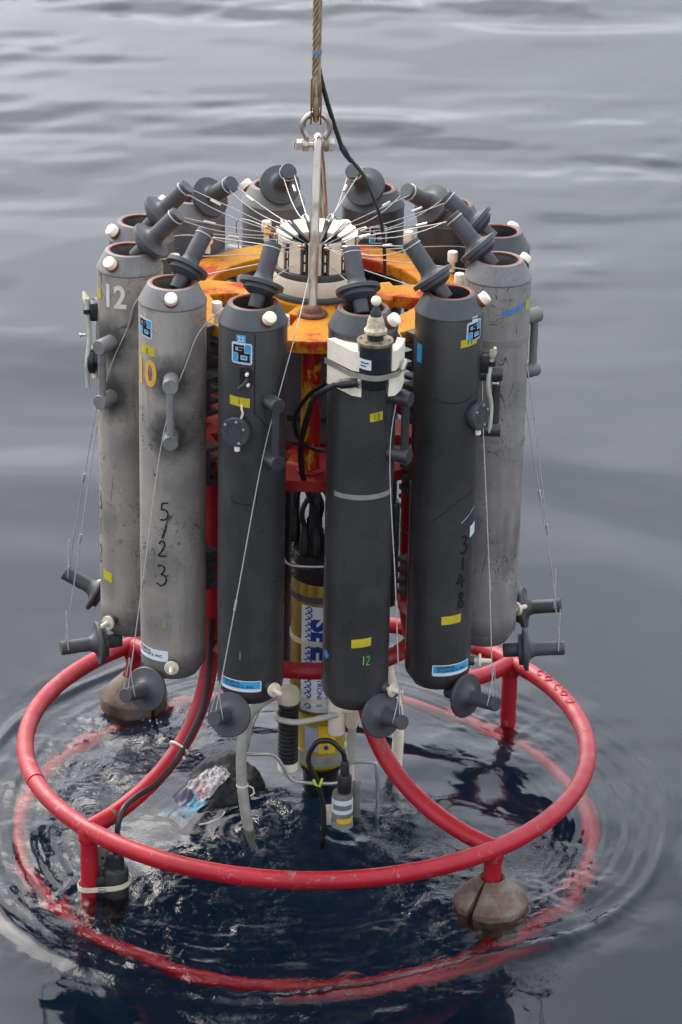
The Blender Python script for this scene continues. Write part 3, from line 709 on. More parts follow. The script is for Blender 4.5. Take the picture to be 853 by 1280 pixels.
# back bottle with blue sticker
logo_sticker(162, 10, 1.37, .05); deco(42, 'number_sticker', patch(.022, .05, .0008), BLUE, -58, 1.33)

def port(k, a, z, tube_side=None):
    cx, cy, ang = BC[k]; n_ = pv(a, 1, 0); b = pv(a, RB - .006, z, (cx, cy))
    p = wobj('sight_port', along(lathe([(.030, 0), (.031, .012), (.038, .0125), (.0385, .0145), (.0385, .026), (.037, .0285), (.022, .0285), (.0215, .0272), (.019, .0272), (.0185, .0285), (0, .0285)], 36), b, n_), LID if k != -78 else BLACKP, BOT[k])
    T = Vector((0, 0, 1)).cross(n_).normalized()
    for u, v in ((-.026, .018), (.004, .029), (.012, -.027), (.024, .012)):
        wobj('screw', along(lathe([(.0042, 0), (.004, .002), (.002, .0026), (0, .0027)], 10), b + n_ * .0283 + T * u + Vector((0, 0, v)), n_), STEEL, p)
    wobj('nipple', along(lathe([(.006, 0), (.0075, .004), (.0075, .018), (.006, .02), (0, .02)], 14), b + n_ * .016 + Vector((0, 0, -.034)), (.1, 0, -1)), WHITE, p)
    return b, n_, T, p
b, n_, T, p = port(-18, -22, 1.166)
wobj('lever', tube([b + n_ * .02 + Vector((.012, 0, .034)), b + n_ * .02 + Vector((.017, 0, .05)), b + n_ * .018 + Vector((.013, 0, .062)), b + n_ * .012 + Vector((.010, 0, .07))], .003, 8), CREAM, p)
# small clamp valve above the tape on bottle 22
def clamp_valve(k, a, z):
    cx, cy, ang = BC[k]; n_ = pv(a, 1, 0); b = pv(a, RB, z, (cx, cy)); M_ = Matrix.Translation(b) @ Matrix.Rotation(R(a), 4, 'Z')
    bm = prism([(-.014, -.024), (.016, -.024), (.018, .010), (.008, .024), (-.016, .020)], .012, 'Y'); bm.transform(M_); v = wobj('clamp_valve', bm, BLACKP, BOT[k])
    wobj('lever', tube([b + n_ * .008 + Vector((.006, 0, -.004)), b + n_ * .018 + Vector((-.004, 0, -.018)), b + n_ * .022 + Vector((-.016, 0, -.028))], .0055, 8), BLACKP, v)
    for dx, dz in ((.004, .008), (.007, -.02)): wobj('pin', along(lathe([(.0045, 0), (.0045, .01), (.003, .012), (0, .012)], 12), b + n_ * .006 + Vector((dx, 0, dz)), n_), WHITE, v)
clamp_valve(-18, -9, 1.314)
# sight tubes with end clips
def sight_tube(k, a, z0, z1, b):
    cx, cy, ang = BC[k]; c = (cx, cy)
    pts = [pv(a, RB + .026, z0 - .045, c), pv(a, RB + .028, z0 - .01, c), pv(a + 3, RB + .028, z0 + .03, c), pv(a - 4, RB + .020, (z0 + z1) / 2, c), pv(a, RB + .024, z1 - .03, c), pv(a, RB + .026, z1, c)]
    s = wobj('sight_tube', tube(spline(pts, 5), .0062, 10), CLEARW, BOT[k])
    bm = box(.03, .022, .05, (0, 0, 0), .003); bm.transform(Matrix.Translation(pv(a, RB + .008, z1 - .035, c)) @ Matrix.Rotation(R(a), 4, 'Z')); wobj('tube_clip', bm, BLACKP, s)
    wobj('clip_band', tube([pv(a, RB + .026, z1 - .042, c), pv(a, RB + .026, z1 - .03, c)], .0105, 12), BLACKP, s)
    wobj('stopcock', along(lathe([(.006, 0), (.009, .006), (.009, .022), (.006, .03), (.004, .04), (0, .04)], 14), pv(a, RB + .024, z1 - .02, c), pv(a - 60, .5, .8)), CREAM, s)
    wobj('screw', along(lathe([(.0035, 0), (.0035, .012), (.006, .013), (.005, .017), (0, .017)], 10), pv(a, RB + .03, (z0 + z1) / 2, c), pv(a, 1, 0)), STEEL, s)
b, n_, T, p = port(42, 56, 1.166); sight_tube(42, 82, 1.15, 1.33, p)
b, n_, T, p = port(-78, -96, 1.166); sight_tube(-78, -84, 1.14, 1.345, p)

# ------------------------------------------------------------------ release carousel in the middle
def wedge(r0, r1, a0, a1, z0, z1, z1in=None, n=4):
    z1in = z1 if z1in is None else z1in; bm = bmesh.new(); cols = []
    for i in range(n + 1):
        a = a0 + (a1 - a0) * i / n
        cols.append([bm.verts.new(pv(a, r, z)) for r, z in ((r0, z0), (r1, z0), (r1, z1), (r0, z1in))])
    for p, q in zip(cols, cols[1:]):
        for j in range(4): bm.faces.new((p[j], p[(j + 1) % 4], q[(j + 1) % 4], q[j]))
    bm.faces.new(cols[0][::-1]); bm.faces.new(cols[-1])
    e = [e for e in bm.edges if len(e.link_faces) == 2 and e.calc_face_angle(0) > .6]
    bmesh.ops.bevel(bm, geom=e, offset=.0015, segments=2, affect='EDGES'); return bm
def build_carousel():
    t = thing('release_carousel', 'round white release carousel with dark latches on the orange plate', 'release mechanism', (0, 0, 1.345))
    wobj('base_flange', lathe([(.0, 1.3455), (.128, 1.3455), (.129, 1.348), (.129, 1.356), (.127, 1.359), (.0, 1.3595)], 56), GREYB, t)
    wobj('base_ring', lathe([(.117, 1.3595), (.1175, 1.362), (.1165, 1.399), (.115, 1.402), (.0, 1.4025)], 56), HUB, t)
    wobj('dark_band', lathe([(.1135, 1.4025), (.114, 1.404), (.113, 1.418), (.111, 1.4195), (0, 1.42)], 56), GREYB, t)
    wobj('core', lathe([(.088, 1.42), (.088, 1.462), (.06, 1.458), (.03, 1.452), (.026, 1.470), (.020, 1.474), (0, 1.474)], 40), BLACKP, t)
    for i in range(12):
        a = -17 + 15 + i * 30
        wobj('segment', wedge(.066, .108, a - 9.2, a + 9.2, 1.4205, 1.508, 1.484), HUB, t)
        b = a + 15; c = pv(b, 1, 0)
        bm = wedge(.026, .104, b - 4.2, b + 4.2, 1.458, 1.504, 1.470, 2); l = wobj('latch', bm, BLACKP, t)
        wobj('hook', tube(spline([pv(b, .10, 1.50), pv(b, .112, 1.506), pv(b, .116, 1.495), pv(b, .106, 1.490)], 3), .003, 6), STEEL, l)
        for s in (-1, 1): wobj('latch_rail', wedge(.100, .1065, b + s * 2.9 - .7, b + s * 2.9 + .7, 1.4205, 1.490, None, 1), GREYB, l)
        for z0 in (1.428, 1.455): wobj('spring_pin', wedge(.097, .1045, b - 1.1, b + 1.1, z0, z0 + .02, None, 1), WHITE, l)
build_carousel()
def build_drum():
    t = thing('control_drum', 'dark grey control drum between the orange plate and the red plate', 'drum', (0, 0, .96))
    wobj('casing', lathe([(0, .957), (.145, .957), (.15, .962), (.15, 1.300), (.145, 1.306), (0, 1.306)], 48), GREYB, t)
    for z in (1.03, 1.23): wobj('band', band_bm((0, 0), .15, -179, 179, z, .016, 0, .003), BLACKP, t)
build_drum()

# ------------------------------------------------------------------ lifting gear
def build_lifting():
    t = thing('lifting_bail', 'rust-stained steel lifting rod standing on the orange plate', 'lifting rod', (0, -.2, 1.345))
    top = []
    for g in range(0, 181, 20): top.append((-.002 + .0, -.030 * math.cos(R(g)), 1.742 + .022 * math.sin(R(g))))
    pts = [(-.0065, -.200, 1.35), (-.005, -.130, 1.51), (-.0035, -.060, 1.672)] + top + [(.006, .070, 1.672), (.016, .140, 1.51), (.026, .205, 1.35)]
    wobj('rod', tube(pts, .0112, 18), RUSTY, t)
    for x, y in ((-.0065, -.2), (.026, .205)):
        wobj('foot_flange', along(lathe([(0, 0), (.039, 0), (.040, .004), (.038, .008), (.026, .011), (.022, .021), (.016, .025), (0, .025)], 28), (x, y, 1.3455), (0, 0, 1)), RUST, t)
    s = thing('shackle', 'galvanised bow shackle joining the wire rope to the lifting rod', 'shackle', (-.006, 0, 1.75))
    cx = -.007
    bow = [(cx - .0265, 0, 1.742), (cx - .0265, 0, 1.765), (cx - .034, 0, 1.785), (cx - .033, 0, 1.806), (cx - .018, 0, 1.823), (cx, 0, 1.828), (cx + .018, 0, 1.823), (cx + .033, 0, 1.806), (cx + .034, 0, 1.785), (cx + .0265, 0, 1.765), (cx + .0265, 0, 1.742)]
    wobj('bow', tube(spline(bow, 4), .0078, 12), RUSTY, s)
    for sg in (-1, 1): wobj('eye', along(lathe([(.007, -.008), (.0165, -.008), (.0175, -.006), (.0175, .006), (.0165, .008), (.007, .008)], 20), (cx + sg * .0265, 0, 1.744), (1, 0, 0)), RUSTY, s)
    wobj('pin', tube([(cx - .050, 0, 1.744), (cx, 0, 1.744), (cx + .05, 0, 1.744)], .0072, 12), STEEL, s)
    wobj('nut', along(lathe([(.0145, 0), (.0145, .014)], 6), (cx - .0500, 0, 1.744), (1, 0, 0)), STEEL, s)
    wobj('bolt_head', along(lathe([(.0165, 0), (.0165, .013)], 6), (cx + .0350, 0, 1.744), (1, 0, 0)), STEEL, s)
    wobj('split_pin', tube([(cx - .056, 0, 1.735), (cx - .056, -.003, 1.754), (cx - .060, -.008, 1.728)], .0018, 6), STEEL, s)
    w = thing('wire_rope', 'thick twisted steel wire rope rising from the thimble', 'wire rope', (-.008, 0, 1.83))
    n, zz0, zz1 = 90, 1.845, 3.4
    for k in range(6):
        pts = []
        for i in range(n * 2):
            z = zz0 + (zz1 - zz0) * i / (n * 2 - 1); a = 2 * math.pi * (k / 6 + (z - zz0) / .11)
            rr = .0078 if z > 1.90 else .0078 * (.75 + .25 * (z - zz0) / .055)
            pts.append((-.008 + rr * math.cos(a), rr * math.sin(a), z))
        wobj('strand', tube(pts, .0046, 6), ROPE, w)
    wobj('paint_mark', along(lathe([(.0126, 0), (.0127, .001), (.0127, .012), (.0126, .013)], 16, cap0=False, cap1=False), (-.008, 0, 1.985), (0, .12, 1)), simple('rope_blue', srgb(96, 140, 170), .7), w)
    # rope doubled round a thimble
    eye = spline([(-.008, .004, 1.93), (-.008, .018, 1.88), (-.008, .020, 1.84), (-.008, .0, 1.812), (-.008, -.020, 1.84), (-.008, -.018, 1.88), (-.008, -.004, 1.93)], 5)
    wobj('rope_eye', tube(eye, .0085, 10), ROPE, w)
    for sg in (-1, 1):
        pl = prism([(-.026, 1.90), (-.028, 1.84), (-.018, 1.806), (0, 1.798), (.018, 1.806), (.028, 1.84), (.026, 1.90), (.018, 1.915), (.012, 1.85), (0, 1.822), (-.012, 1.85), (-.018, 1.915)], .004, 'X')
        pl.transform(Matrix.Translation((-.008 + sg * .0125, 0, 0))); wobj('thimble_cheek', pl, RUST, w)
    # the electrical tail
    c = thing('signal_cable', 'black signal cable branching off the wire rope down to the plate', 'cable', (-.004, .012, 1.95))
    P = [(-.006, .014, 2.02), (-.003, .016, 1.95), (.0222, .02, 1.8485), (.0618, .04, 1.7243), (.083, .045, 1.69)]
    wobj('upper_run', tube(spline(P, 5), [.0062] * 20 + [.0062], 10), BLACK, c)
    wobj('splice', along(lathe([(.0055, -.012), (.0085, -.006), (.0088, .01), (.006, .03), (.004, .045), (0, .046)], 14), (.064, .04, 1.722), (.45, .08, -.75)), BLACK, c)
    P = [(.070, .043, 1.712), (.100, .05, 1.672), (.1201, .05, 1.6458), (.145, .05, 1.590), (.1648, .05, 1.5362), (.1775, .05, 1.46), (.1829, .05, 1.36)]
    wobj('lower_run', tube(spline(P, 5), .0048, 10), BLACK, c)
build_lifting()

# ------------------------------------------------------------------ ballast weights
def build_weight(k, lab, top, rot):
    x, y = FEET[k]; t = thing('ballast_weight', lab, 'weight', (x, y, -.30), R(rot), 'lead weights clamped round the frame legs')
    prof = [(.0265, .205), (.034, .213), (.040, .210), (.0985, .150), (.1010, .146), (.1015, .142), (.1005, .100), (.0980, .094), (.092, .070), (.080, .03), (.0265, .028)]
    # half shells with an open slot between them
    for half in (0, 1):
        b2 = bmesh.new(); rings = []
        n = 26; a0 = half * 180 + 5; a1 = half * 180 + 175
        for r, z in prof:
            g = 6 * math.pi / 180 * .05
            rings.append([b2.verts.new((r * math.sin(R(a0 + (a1 - a0) * i / n)), -r * math.cos(R(a0 + (a1 - a0) * i / n)), z + rng.uniform(-.0006, .0006))) for i in range(n + 1)])
        for a, b in zip(rings, rings[1:] + rings[:1]):
            for i in range(n): b2.faces.new((a[i], a[i + 1], b[i + 1], b[i]))
        b2.faces.new([r[0] for r in rings]); b2.faces.new([r[-1] for r in rings][::-1])
        b2.transform(Matrix.Translation((0, 0, top)))
        obj('half_shell', b2, LEAD, t, 24)
build_weight('front right', 'rusty conical lead weight under the front right of the red hoop', 0.0, -36)
build_weight('back left', 'brown conical lead weight at the back left, behind the 5/23 bottle', -0.005, 40)

# ------------------------------------------------------------------ instruments inside the frame
def zcyl(x, y, prof, seg=32): return along(lathe(prof, seg), (x, y, 0), (0, 0, 1))
def build_instruments():
    t = thing('instrument_housing', 'amber cylindrical instrument housing with blue and white label, behind the front bottles', 'instrument', (.036, -.09, -.15))
    c = (.036, -.09); r = .066
    rw = .090
    wobj('housing', zcyl(*c, [(0, .160), (rw - .006, .160), (rw, .166), (rw, .55), (rw - .003, .556), (.078, .56), (0, .56)], 56), GOLD, t)
    wobj('lower_section', zcyl(*c, [(0, -.03), (.05, -.03), (r, -.015), (r, .1598), (0, .1599)], 48), simple('olive_yellow_housing', srgb(164, 144, 34), .35, .1, .15, 10), t)
    wobj('end_cap', zcyl(*c, [(0, .56), (.092, .56), (.094, .565), (.094, .60), (.088, .606), (.088, .635), (.08, .64), (0, .64)], 40), BLACKP, t)
    wobj('bottom_cap', zcyl(*c, [(0, -.12), (.04, -.12), (.05, -.10), (.05, -.05), (.06, -.03), (0, -.03)], 32), BLACKP, t)
    for z in (.515, .385, .210): wobj('cable_band', band_bm(c, rw, -179, 179, z, .014 if z < .5 else .018, .004, .003), CREAM if z != .515 else GREYB, t)
    wobj('clamp_band', band_bm(c, r, -179, 179, .012, .036, 0, .004), STRAPM, t)
    lab = wobj('label', wrap(patch(.108, .32, .0008), rw, -6, .335, c), PALE, t)
    def put(s, size, u, v, mat, rot=-90, sx=1, bold=.0):
        bm = text_bm(s, size, 0, sx, bold); bm.transform(Matrix.Rotation(R(rot), 4, 'Z')); bm.transform(Matrix.Translation((0, 0, .0013)))
        bm.transform(Matrix.Translation((u, v, 0))); wobj('lettering', wrap(bm, rw, -6, .335, c), mat, lab)
    put('SBE', .080, .004, .062, BLUEINK, -90, 1.0, .004); put('SEA-BIRD', .024, .026, -.085, BLUEINK, -90, 1, .0006); put('ELECTRONICS', .020, .002, -.078, BLUEINK, -90, 1, .0004)
    wv = []
    for i in range(18):
        z = .15 - i * .0172; wv.append([(-.042, z), (-.028, z + .007), (-.022, z - .002), (-.029, z - .007), (-.034, z - .003)])
    bm = wrap(ribbon(wv, .0038, .0012), rw, -6, .335, c); o = wobj('wave_print', bm, BLUEINK, lab); o['kind'] = 'stuff'
    yl = wobj('yellow_label', wrap(patch(.050, .085, .0008), r, 14, .078, c), YLABEL, t)
    wobj('lettering', wrap((lambda b: (b.transform(Matrix.Rotation(math.pi, 4, 'Z')), b.transform(Matrix.Translation((0, 0, .0026))), b)[2])(text_bm('YYOR', .012, -.0013, 1, .0004)), r, 12, .072, c), INK, yl)
    wobj('emblem', wrap((lambda b: (b.transform(Matrix.Translation((0, 0, .0014))), b)[1])(lathe([(.007, 0), (0, 0)], 20, cap0=False)), r, 12, .054, c), BLUEINK, yl)
    wobj('print_panel', wrap(patch(.04, .075, .0008), r, -26, .077, c), LILAC, yl)
    # the wire guard round the lower end
    g = thing('wire_guard', 'thin stainless wire guard around the lower instruments', 'wire guard', (-.05, -.24, -.15))
    wobj('front_wire', tube(spline([(-.185, -.17, .078), (-.1688, -.24, .0759), (-.0984, -.24, .0751), (-.0717, -.24, .0459), (-.0492, -.24, .004), (-.0137, -.24, -.0101), (.079, -.24, -.0105), (.105, -.24, .0126), (.1175, -.21, .0364), (.1773, -.2, .0353), (.1909, -.2, .0181), (.1955, -.2, -.0824), (.1975, -.2, -.30)], 5), .0052, 10), STEEL, g)
    wobj('upper_wire', tube(spline([(-.075, -.175, .655), (-.072, -.178, .635), (-.058, -.180, .622), (-.03, -.180, .617), (.03, -.18, .617), (.09, -.17, .62), (.12, -.10, .63)], 5), .0038, 8), STEEL, g)
    for x, y in ((-.176, -.20), (-.19, .02)): wobj('upright', tube([(x, y, -.30), (x - .004, y, .0), (x + .02, y, .14), (x + .055, y + .02, .22)], .0045, 8), STEEL, g)
    wobj('cross_wire', tube([(-.15, -.15, .16), (-.09, -.16, .17), (-.03, -.17, .17)], .004, 8), STEEL, g)
    # pump
    p = thing('water_pump', 'black ribbed pump cylinder with white end caps beside the amber housing', 'pump', (-.055, -.2, .02)); c = (-.055, -.2)
    pr = [(0, .035), (.026, .035)]
    for i in range(14): pr += [(.0285, .037 + i * .0128), (.0285, .045 + i * .0128), (.0272, .0465 + i * .0128)]
    wobj('body', zcyl(*c, pr + [(.026, .218), (0, .218)], 28), BLACKP, p)
    wobj('bottom_cap', zcyl(*c, [(0, .008), (.024, .008), (.0285, .012), (.0285, .033), (.026, .0348), (0, .0349)], 28), WHITE, p)
    wobj('top_cap', zcyl(*c, [(0, .2185), (.029, .2185), (.0305, .222), (.0305, .252), (.027, .258), (.012, .262), (0, .262)], 28), CREAM, p)
    wobj('nozzle', along(lathe([(.012, 0), (.014, .005), (.014, .03), (.011, .034), (0, .034)], 16), (-.08, -.205, .240), (-1, -.25, .05)), CREAM, p)
    h = thing('grey_hose', 'translucent grey hose arching from the pump down into the water', 'hose', (-.16, -.28, -.12))
    wobj('hose', tube(spline([(-.095, -.21, .2415), (-.1219, -.235, .2380), (-.1599, -.265, .2075), (-.1786, -.28, .1264), (-.1803, -.28, .0399), (-.1731, -.28, -.0471), (-.1616, -.28, -.122), (-.14, -.27, -.25)], 7), .0150, 14), HOSE, h)
    wobj('cable_tie', along(lathe([(.0155, -.002), (.017, -.002), (.017, .002), (.0155, .002)], 20), (-.1775, -.28, .0), (.06, 0, -1)), WHITE, h)
    wobj('tie_tail', tube([(-.160, -.285, .0), (-.148, -.288, -.004), (-.144, -.288, -.02), (-.155, -.288, -.03)], .002, 6), WHITE, h)
    h = thing('clear_hose', 'clear plastic hose wrapped across the amber housing below the red ring', 'hose', (0, -.26, .18))
    wobj('hose', tube(spline([(-.030, -.150, .185), (-.0786, -.185, .180), (-.086, -.232, .184), (-.060, -.256, .187), (-.0226, -.262, .1883), (.0425, -.245, .1942), (.078, -.222, .192)], 6), .0085, 12), CLEARW, h)
    f = thing('white_fittings', 'white plastic pipe fittings below the front bottle', 'pipe fitting', (.1, -.2, .03))
    wobj('wide_pipe', zcyl(.078, -.2, [(.0, .125), (.022, .125), (.024, .13), (.024, .24), (.022, .245), (.022, .30), (0, .30)], 24), WHITE, f)
    wobj('second_pipe', zcyl(.119, -.2, [(.0, .145), (.015, .145), (.020, .158), (.020, .225), (.017, .235), (.017, .30), (0, .30)], 24), CREAM, f)
    wobj('union', along(lathe([(.011, 0), (.011, .045)], 16), (.078, -.21, .20), (1, 0, 0)), CREAM, f)
    wobj('syringe_tube', zcyl(.1205, -.2, [(0, .035), (.006, .035), (.009, .045), (.012, .052), (.012, .140), (.014, .1445), (0, .145)], 20), CLEARW, f)
    wobj('thin_stem', zcyl(.1215, -.2, [(0, -.02), (.008, -.02), (.008, .034), (0, .0345)], 14), WHITE, f)
    # small sensor with connector
    s = thing('small_sensor', 'small sensor with white label, black connector and cream bracket at the water', 'sensor', (.1, -.3, -.12)); c = (.098, -.300)
    wobj('body', zcyl(*c, [(0, -.105), (.026, -.105), (.0285, -.10), (.0285, -.010), (.0265, -.004), (.0, -.003)], 28), PUMPG, s)
    wobj('label', band_bm(c, .0285, -95, 95, -.040, .042, 0, .0008), PALE, s)
    wobj('label_panel', band_bm(c, .0293, -55, 60, -.041, .015, 0, .0008), PUMPG, s)
    yb = wobj('yellow_band', band_bm(c, .0285, -30, 88, -.082, .014, 0, .0008), YLABEL, s)
    wobj('strap', band_bm(c, .029, -120, 120, -.098, .018, 0, .0015), STRAPM, s)
    wobj('connector', zcyl(.103, -.300, [(0, -.003), (.0185, -.003), (.0195, .002), (.0195, .045), (.0165, .050), (.0125, .052), (.0115, .085), (.008, .092), (0, .092)], 20), BLACK, s)
    bm = box(.05, .04, .045, (.078, -.275, -.090), .003); wobj('bracket', bm, CREAM, s)
    bm = box(.022, .03, .10, (.137, -.262, -.045), .003); wobj('back_plate', bm, PUMPG, s)
    k = thing('looped_cable', 'black cable looping over the yellow label into the small sensor', 'cable', (.1, -.3, .08))
    wobj('cable', tube(spline([(.103, -.300, .085), (.098, -.302, .115), (.0879, -.304, .1308), (.068, -.306, .151), (.0482, -.306, .1569), (.026, -.306, .150), (.0117, -.305, .129), (.0035, -.303, .104), (.0059, -.302, .0797), (.0285, -.300, .0258), (.0426, -.300, -.0311), (.0478, -.300, -.081), (.05, -.29, -.24)], 6), .0072, 10), BLACK, k)
    wobj('cable_tie', tube([(.018, -.306, .036), (.024, -.312, .022), (.034, -.310, .016), (.042, -.300, .036)], .004, 6), LIME, k)
    # cables and dark canisters higher up, seen between the bottles
    q = thing('cable_bundle', 'bundle of black cables above the amber housing', 'cable', (.02, -.1, .64))
    for i, (x, y) in enumerate(((-.02, -.15), (.012, -.15), (.045, -.13), (.02, -.10), (.068, -.10))):
        wobj('plug', zcyl(x, y, [(0, .641), (.013, .641), (.013, .69), (.009, .70), (.008, .73), (0, .735)], 14), BLACK, q)
        wobj('cable', tube(spline([(x, y, .72), (x * 1.2, y - .01, .78), (x * .5 - .02 * i + .03, y + .02, .86), (x * .6, y + .03, .95)], 5), .0072, 8), BLACK, q)
    wobj('light_blocker', box(.11, .07, .10, (.03, -.02, .86), .008), BLACKP, q)  # dark box added behind the plugs to block the light coming through
    for x, y in ((-.045, -.06), (.0, -.05), (.085, -.06)):
        wobj('plug', zcyl(x, y, [(0, .641), (.015, .641), (.015, .70), (.010, .71), (.009, .74), (0, .745)], 14), BLACK, q)
        wobj('cable', tube(spline([(x, y, .73), (x * .9, y + .004, .78), (x * .7 + .01, y + .02, .83)], 5), .0085, 8), BLACK, q)
    q = thing('canister', 'black electronics canister behind bottle 3148, inside the frame', 'canister', (.19, .05, .4))
    wobj('body', zcyl(.2, .02, [(0, .42), (.035, .42), (.04, .43), (.04, .72), (.035, .73), (0, .73)], 24), BLACKP, q); wobj('cap', zcyl(.2, .02, [(0, .73), (.03, .73), (.03, .80), (.015, .81), (.012, .86), (0, .86)], 20), BLACKP, q)
    q = thing('battery_canister', 'black battery canister behind the amber housing, inside the frame', 'canister', (-.10, .06, .2))
    wobj('body', zcyl(-.11, .05, [(0, .18), (.05, .18), (.055, .19), (.055, .80), (.05, .81), (0, .81)], 24), BLACKP, q); wobj('cap', zcyl(-.11, .05, [(0, .81), (.035, .81), (.035, .86), (.02, .87), (0, .87)], 20), BLACKP, q)
    q = thing('milky_pipe', 'milky white pipe standing in the water behind the front bottle', 'pipe', (.25, .1, -.2))
    wobj('pipe', tube(spline([(.20, .1, .30), (.215, .1, .22), (.228, .1, .1406), (.2474, .1, .0648), (.2546, .1, -.0375), (.2524, .1, -.128), (.25, .1, -.3)], 6), .0165, 14), WHITE, q)
    wobj('clip', along(lathe([(.0170, -.006), (.0195, -.006), (.0195, .006), (.0170, .006)], 20), (.238, .1, .10), (.3, 0, -1)), GREYB, q)
build_instruments()

# ------------------------------------------------------------------ beacon strapped to the front bottle
def build_beacon():
    x, y = .154, -.640
    t = thing('strobe_beacon', 'black cylindrical beacon with white tip and white clamp blocks', 'beacon', (x, y, 1.32))
    wobj('body', zcyl(x, y, [(0, 1.322), (.036, 1.322), (.038, 1.326), (.038, 1.352), (.0425, 1.354), (.0430, 1.357), (.0430, 1.436), (0, 1.436)], 36), BLACKP, t)
    wobj('top_plate', zcyl(x, y, [(0, 1.4362), (.0445, 1.4362), (.0455, 1.438), (.0455, 1.444), (.0440, 1.446), (0, 1.446)], 36), simple('worn_plate', srgb(132, 122, 100), .55, .3, .35, 60), t)
    for i in range(6):
        p = pv(i * 60 + 20, .036, 1.446, (x, y)); wobj('bolt', along(lathe([(.004, 0), (.004, .0015), (.002, .002), (0, .002)], 10), p, (0, 0, 1)), RUST, t)
    wobj('neck', zcyl(x, y, [(0, 1.446), (.0205, 1.446), (.0205, 1.463), (0, 1.463)], 24), BLACKP, t)
    wobj('flange', zcyl(x, y, [(0, 1.463), (.026, 1.463), (.0285, 1.466), (.0285, 1.472), (.025, 1.475), (.022, 1.482), (.0215, 1.490), (.019, 1.500), (.016, 1.507), (0, 1.5075)], 28), simple('stained_ivory', srgb(196, 184, 152), .6, 0, .4, 70), t)
    wobj('cone', zcyl(x, y, [(0, 1.5075), (.0145, 1.5075), (.0135, 1.517), (.006, 1.531), (.0045, 1.536), (0, 1.536)], 20), BLACKP, t)
    wobj('ball_tip', zcyl(x, y, [(0, 1.533), (.007, 1.5345), (.0115, 1.539), (.0132, 1.5455), (.0115, 1.552), (.007, 1.5565), (0, 1.558)], 20), WHITE, t)
    lb = wobj('label', band_bm((x, y), .0430, -62, -12, 1.392, .026, 0, .0008), PALE, t)
    wobj('print', band_bm((x, y), .0438, -52, -20, 1.396, .003, 0, .0006), INK, lb); wobj('print', band_bm((x, y), .0438, -52, -30, 1.388, .003, 0, .0006), INK, lb)
    # clamp blocks either side
    for sx in (-1, 1):
        for z0, z1, nm in ((1.366, 1.418, 'clamp_block'), (1.300, 1.352, 'clamp_block')):
            if sx < 0: poly = [(x - .118, y + .072), (x - .055, y - .012), (x - .032, y - .022), (x - .030, y + .03), (x - .06, y + .06), (x - .09, y + .085)]
            else: poly = [(x + .030, y + .030), (x + .035, y - .012), (x + .052, y - .005), (x + .066, y + .03), (x + .075, y + .085), (x + .055, y + .095), (x + .05, y + .05)]
            bm = prism(poly, z1 - z0, 'Z'); bm.transform(Matrix.Translation((0, 0, (z0 + z1) / 2)))
            e = [q for q in bm.edges if q.calc_face_angle(0) > .6]; bmesh.ops.bevel(bm, geom=e, offset=.002, segments=2, affect='EDGES')
            wobj(nm, bm, WHITE, t)
        poly = [(x - .108, y + .072), (x - .05, y - .004), (x - .030, y + .0), (x - .03, y + .03), (x - .06, y + .06), (x - .09, y + .08)] if sx < 0 else [(x + .030, y + .03), (x + .034, y - .004), (x + .058, y + .03), (x + .068, y + .08), (x + .05, y + .05)]
        bm = prism(poly, .012, 'Z'); bm.transform(Matrix.Translation((0, 0, 1.359))); wobj('rubber_pad', bm, BLACK, t)
    # worm-drive band round beacon and bottle
    bp = [(x - .125, y + .075), (x - .060, y - .0165), (x - .042, y - .030)] + [(x + .0455 * math.sin(R(a)), y - .0455 * math.cos(R(a))) for a in range(-45, 46, 15)] + [(x + .044, y - .022), (x + .060, y - .008), (x + .082, y + .08)]
    bm = bmesh.new(); prev = None
    for px, py in bp:
        q = (bm.verts.new((px, py, 1.3525)), bm.verts.new((px, py, 1.3665)))
        if prev: bm.faces.new((prev[0], q[0], q[1], prev[1]))
        prev = q
    g = bmesh.ops.extrude_face_region(bm, geom=bm.faces[:]); bmesh.ops.translate(bm, vec=(0, -.0012, 0), verts=[v for v in g['geom'] if isinstance(v, bmesh.types.BMVert)])
    b = wobj('hose_clamp', bm, STRAPM, t, 60)
    wobj('worm_screw', along(lathe([(.0, -.014), (.006, -.014), (.0075, -.010), (.0075, .012), (.006, .014), (0, .014)], 14), (x + .072, y + .018, 1.372), (.3, .5, .8)), STEEL, b)
    pl = thing('beacon_cable', 'black cable curling from the beacon behind bottle 22 down to the red plate', 'cable', (x - .04, y - .01, 1.335))
    wobj('plug', along(lathe([(.0145, 0), (.0155, .004), (.0155, .010), (.0125, .012), (.0125, .050), (.009, .056), (.0075, .066), (0, .067)], 20), (x - .034, y - .012, 1.337), (-1, -.05, -.12)), BLACK, pl)
    wobj('lock_nut', along(lathe([(.0175, 0), (.0175, .008)], 6), (x - .033, y - .012, 1.337), (-1, -.05, -.12)), STEEL, pl)
    wobj('cable', tube(spline([(x - .095, y - .015, 1.330), (.030, -.635, 1.305), (.005, -.58, 1.26), (-.011, -.50, 1.1825), (-.026, -.44, 1.10), (-.0292, -.41, 1.0614), (-.0247, -.385, .9776), (-.010, -.33, .90), (.002, -.27, .84), (.0, -.16, .78)], 6), .0078, 10), BLACK, pl)
    # second loop near the post
    wobj('cable', tube(spline([(.03, -.42, 1.24), (-.01, -.40, 1.20), (-.045, -.38, 1.13), (-.03, -.37, 1.06), (.03, -.36, 1.03), (.08, -.36, 1.05)], 6), .0055, 8), BLACK, pl)
build_beacon()

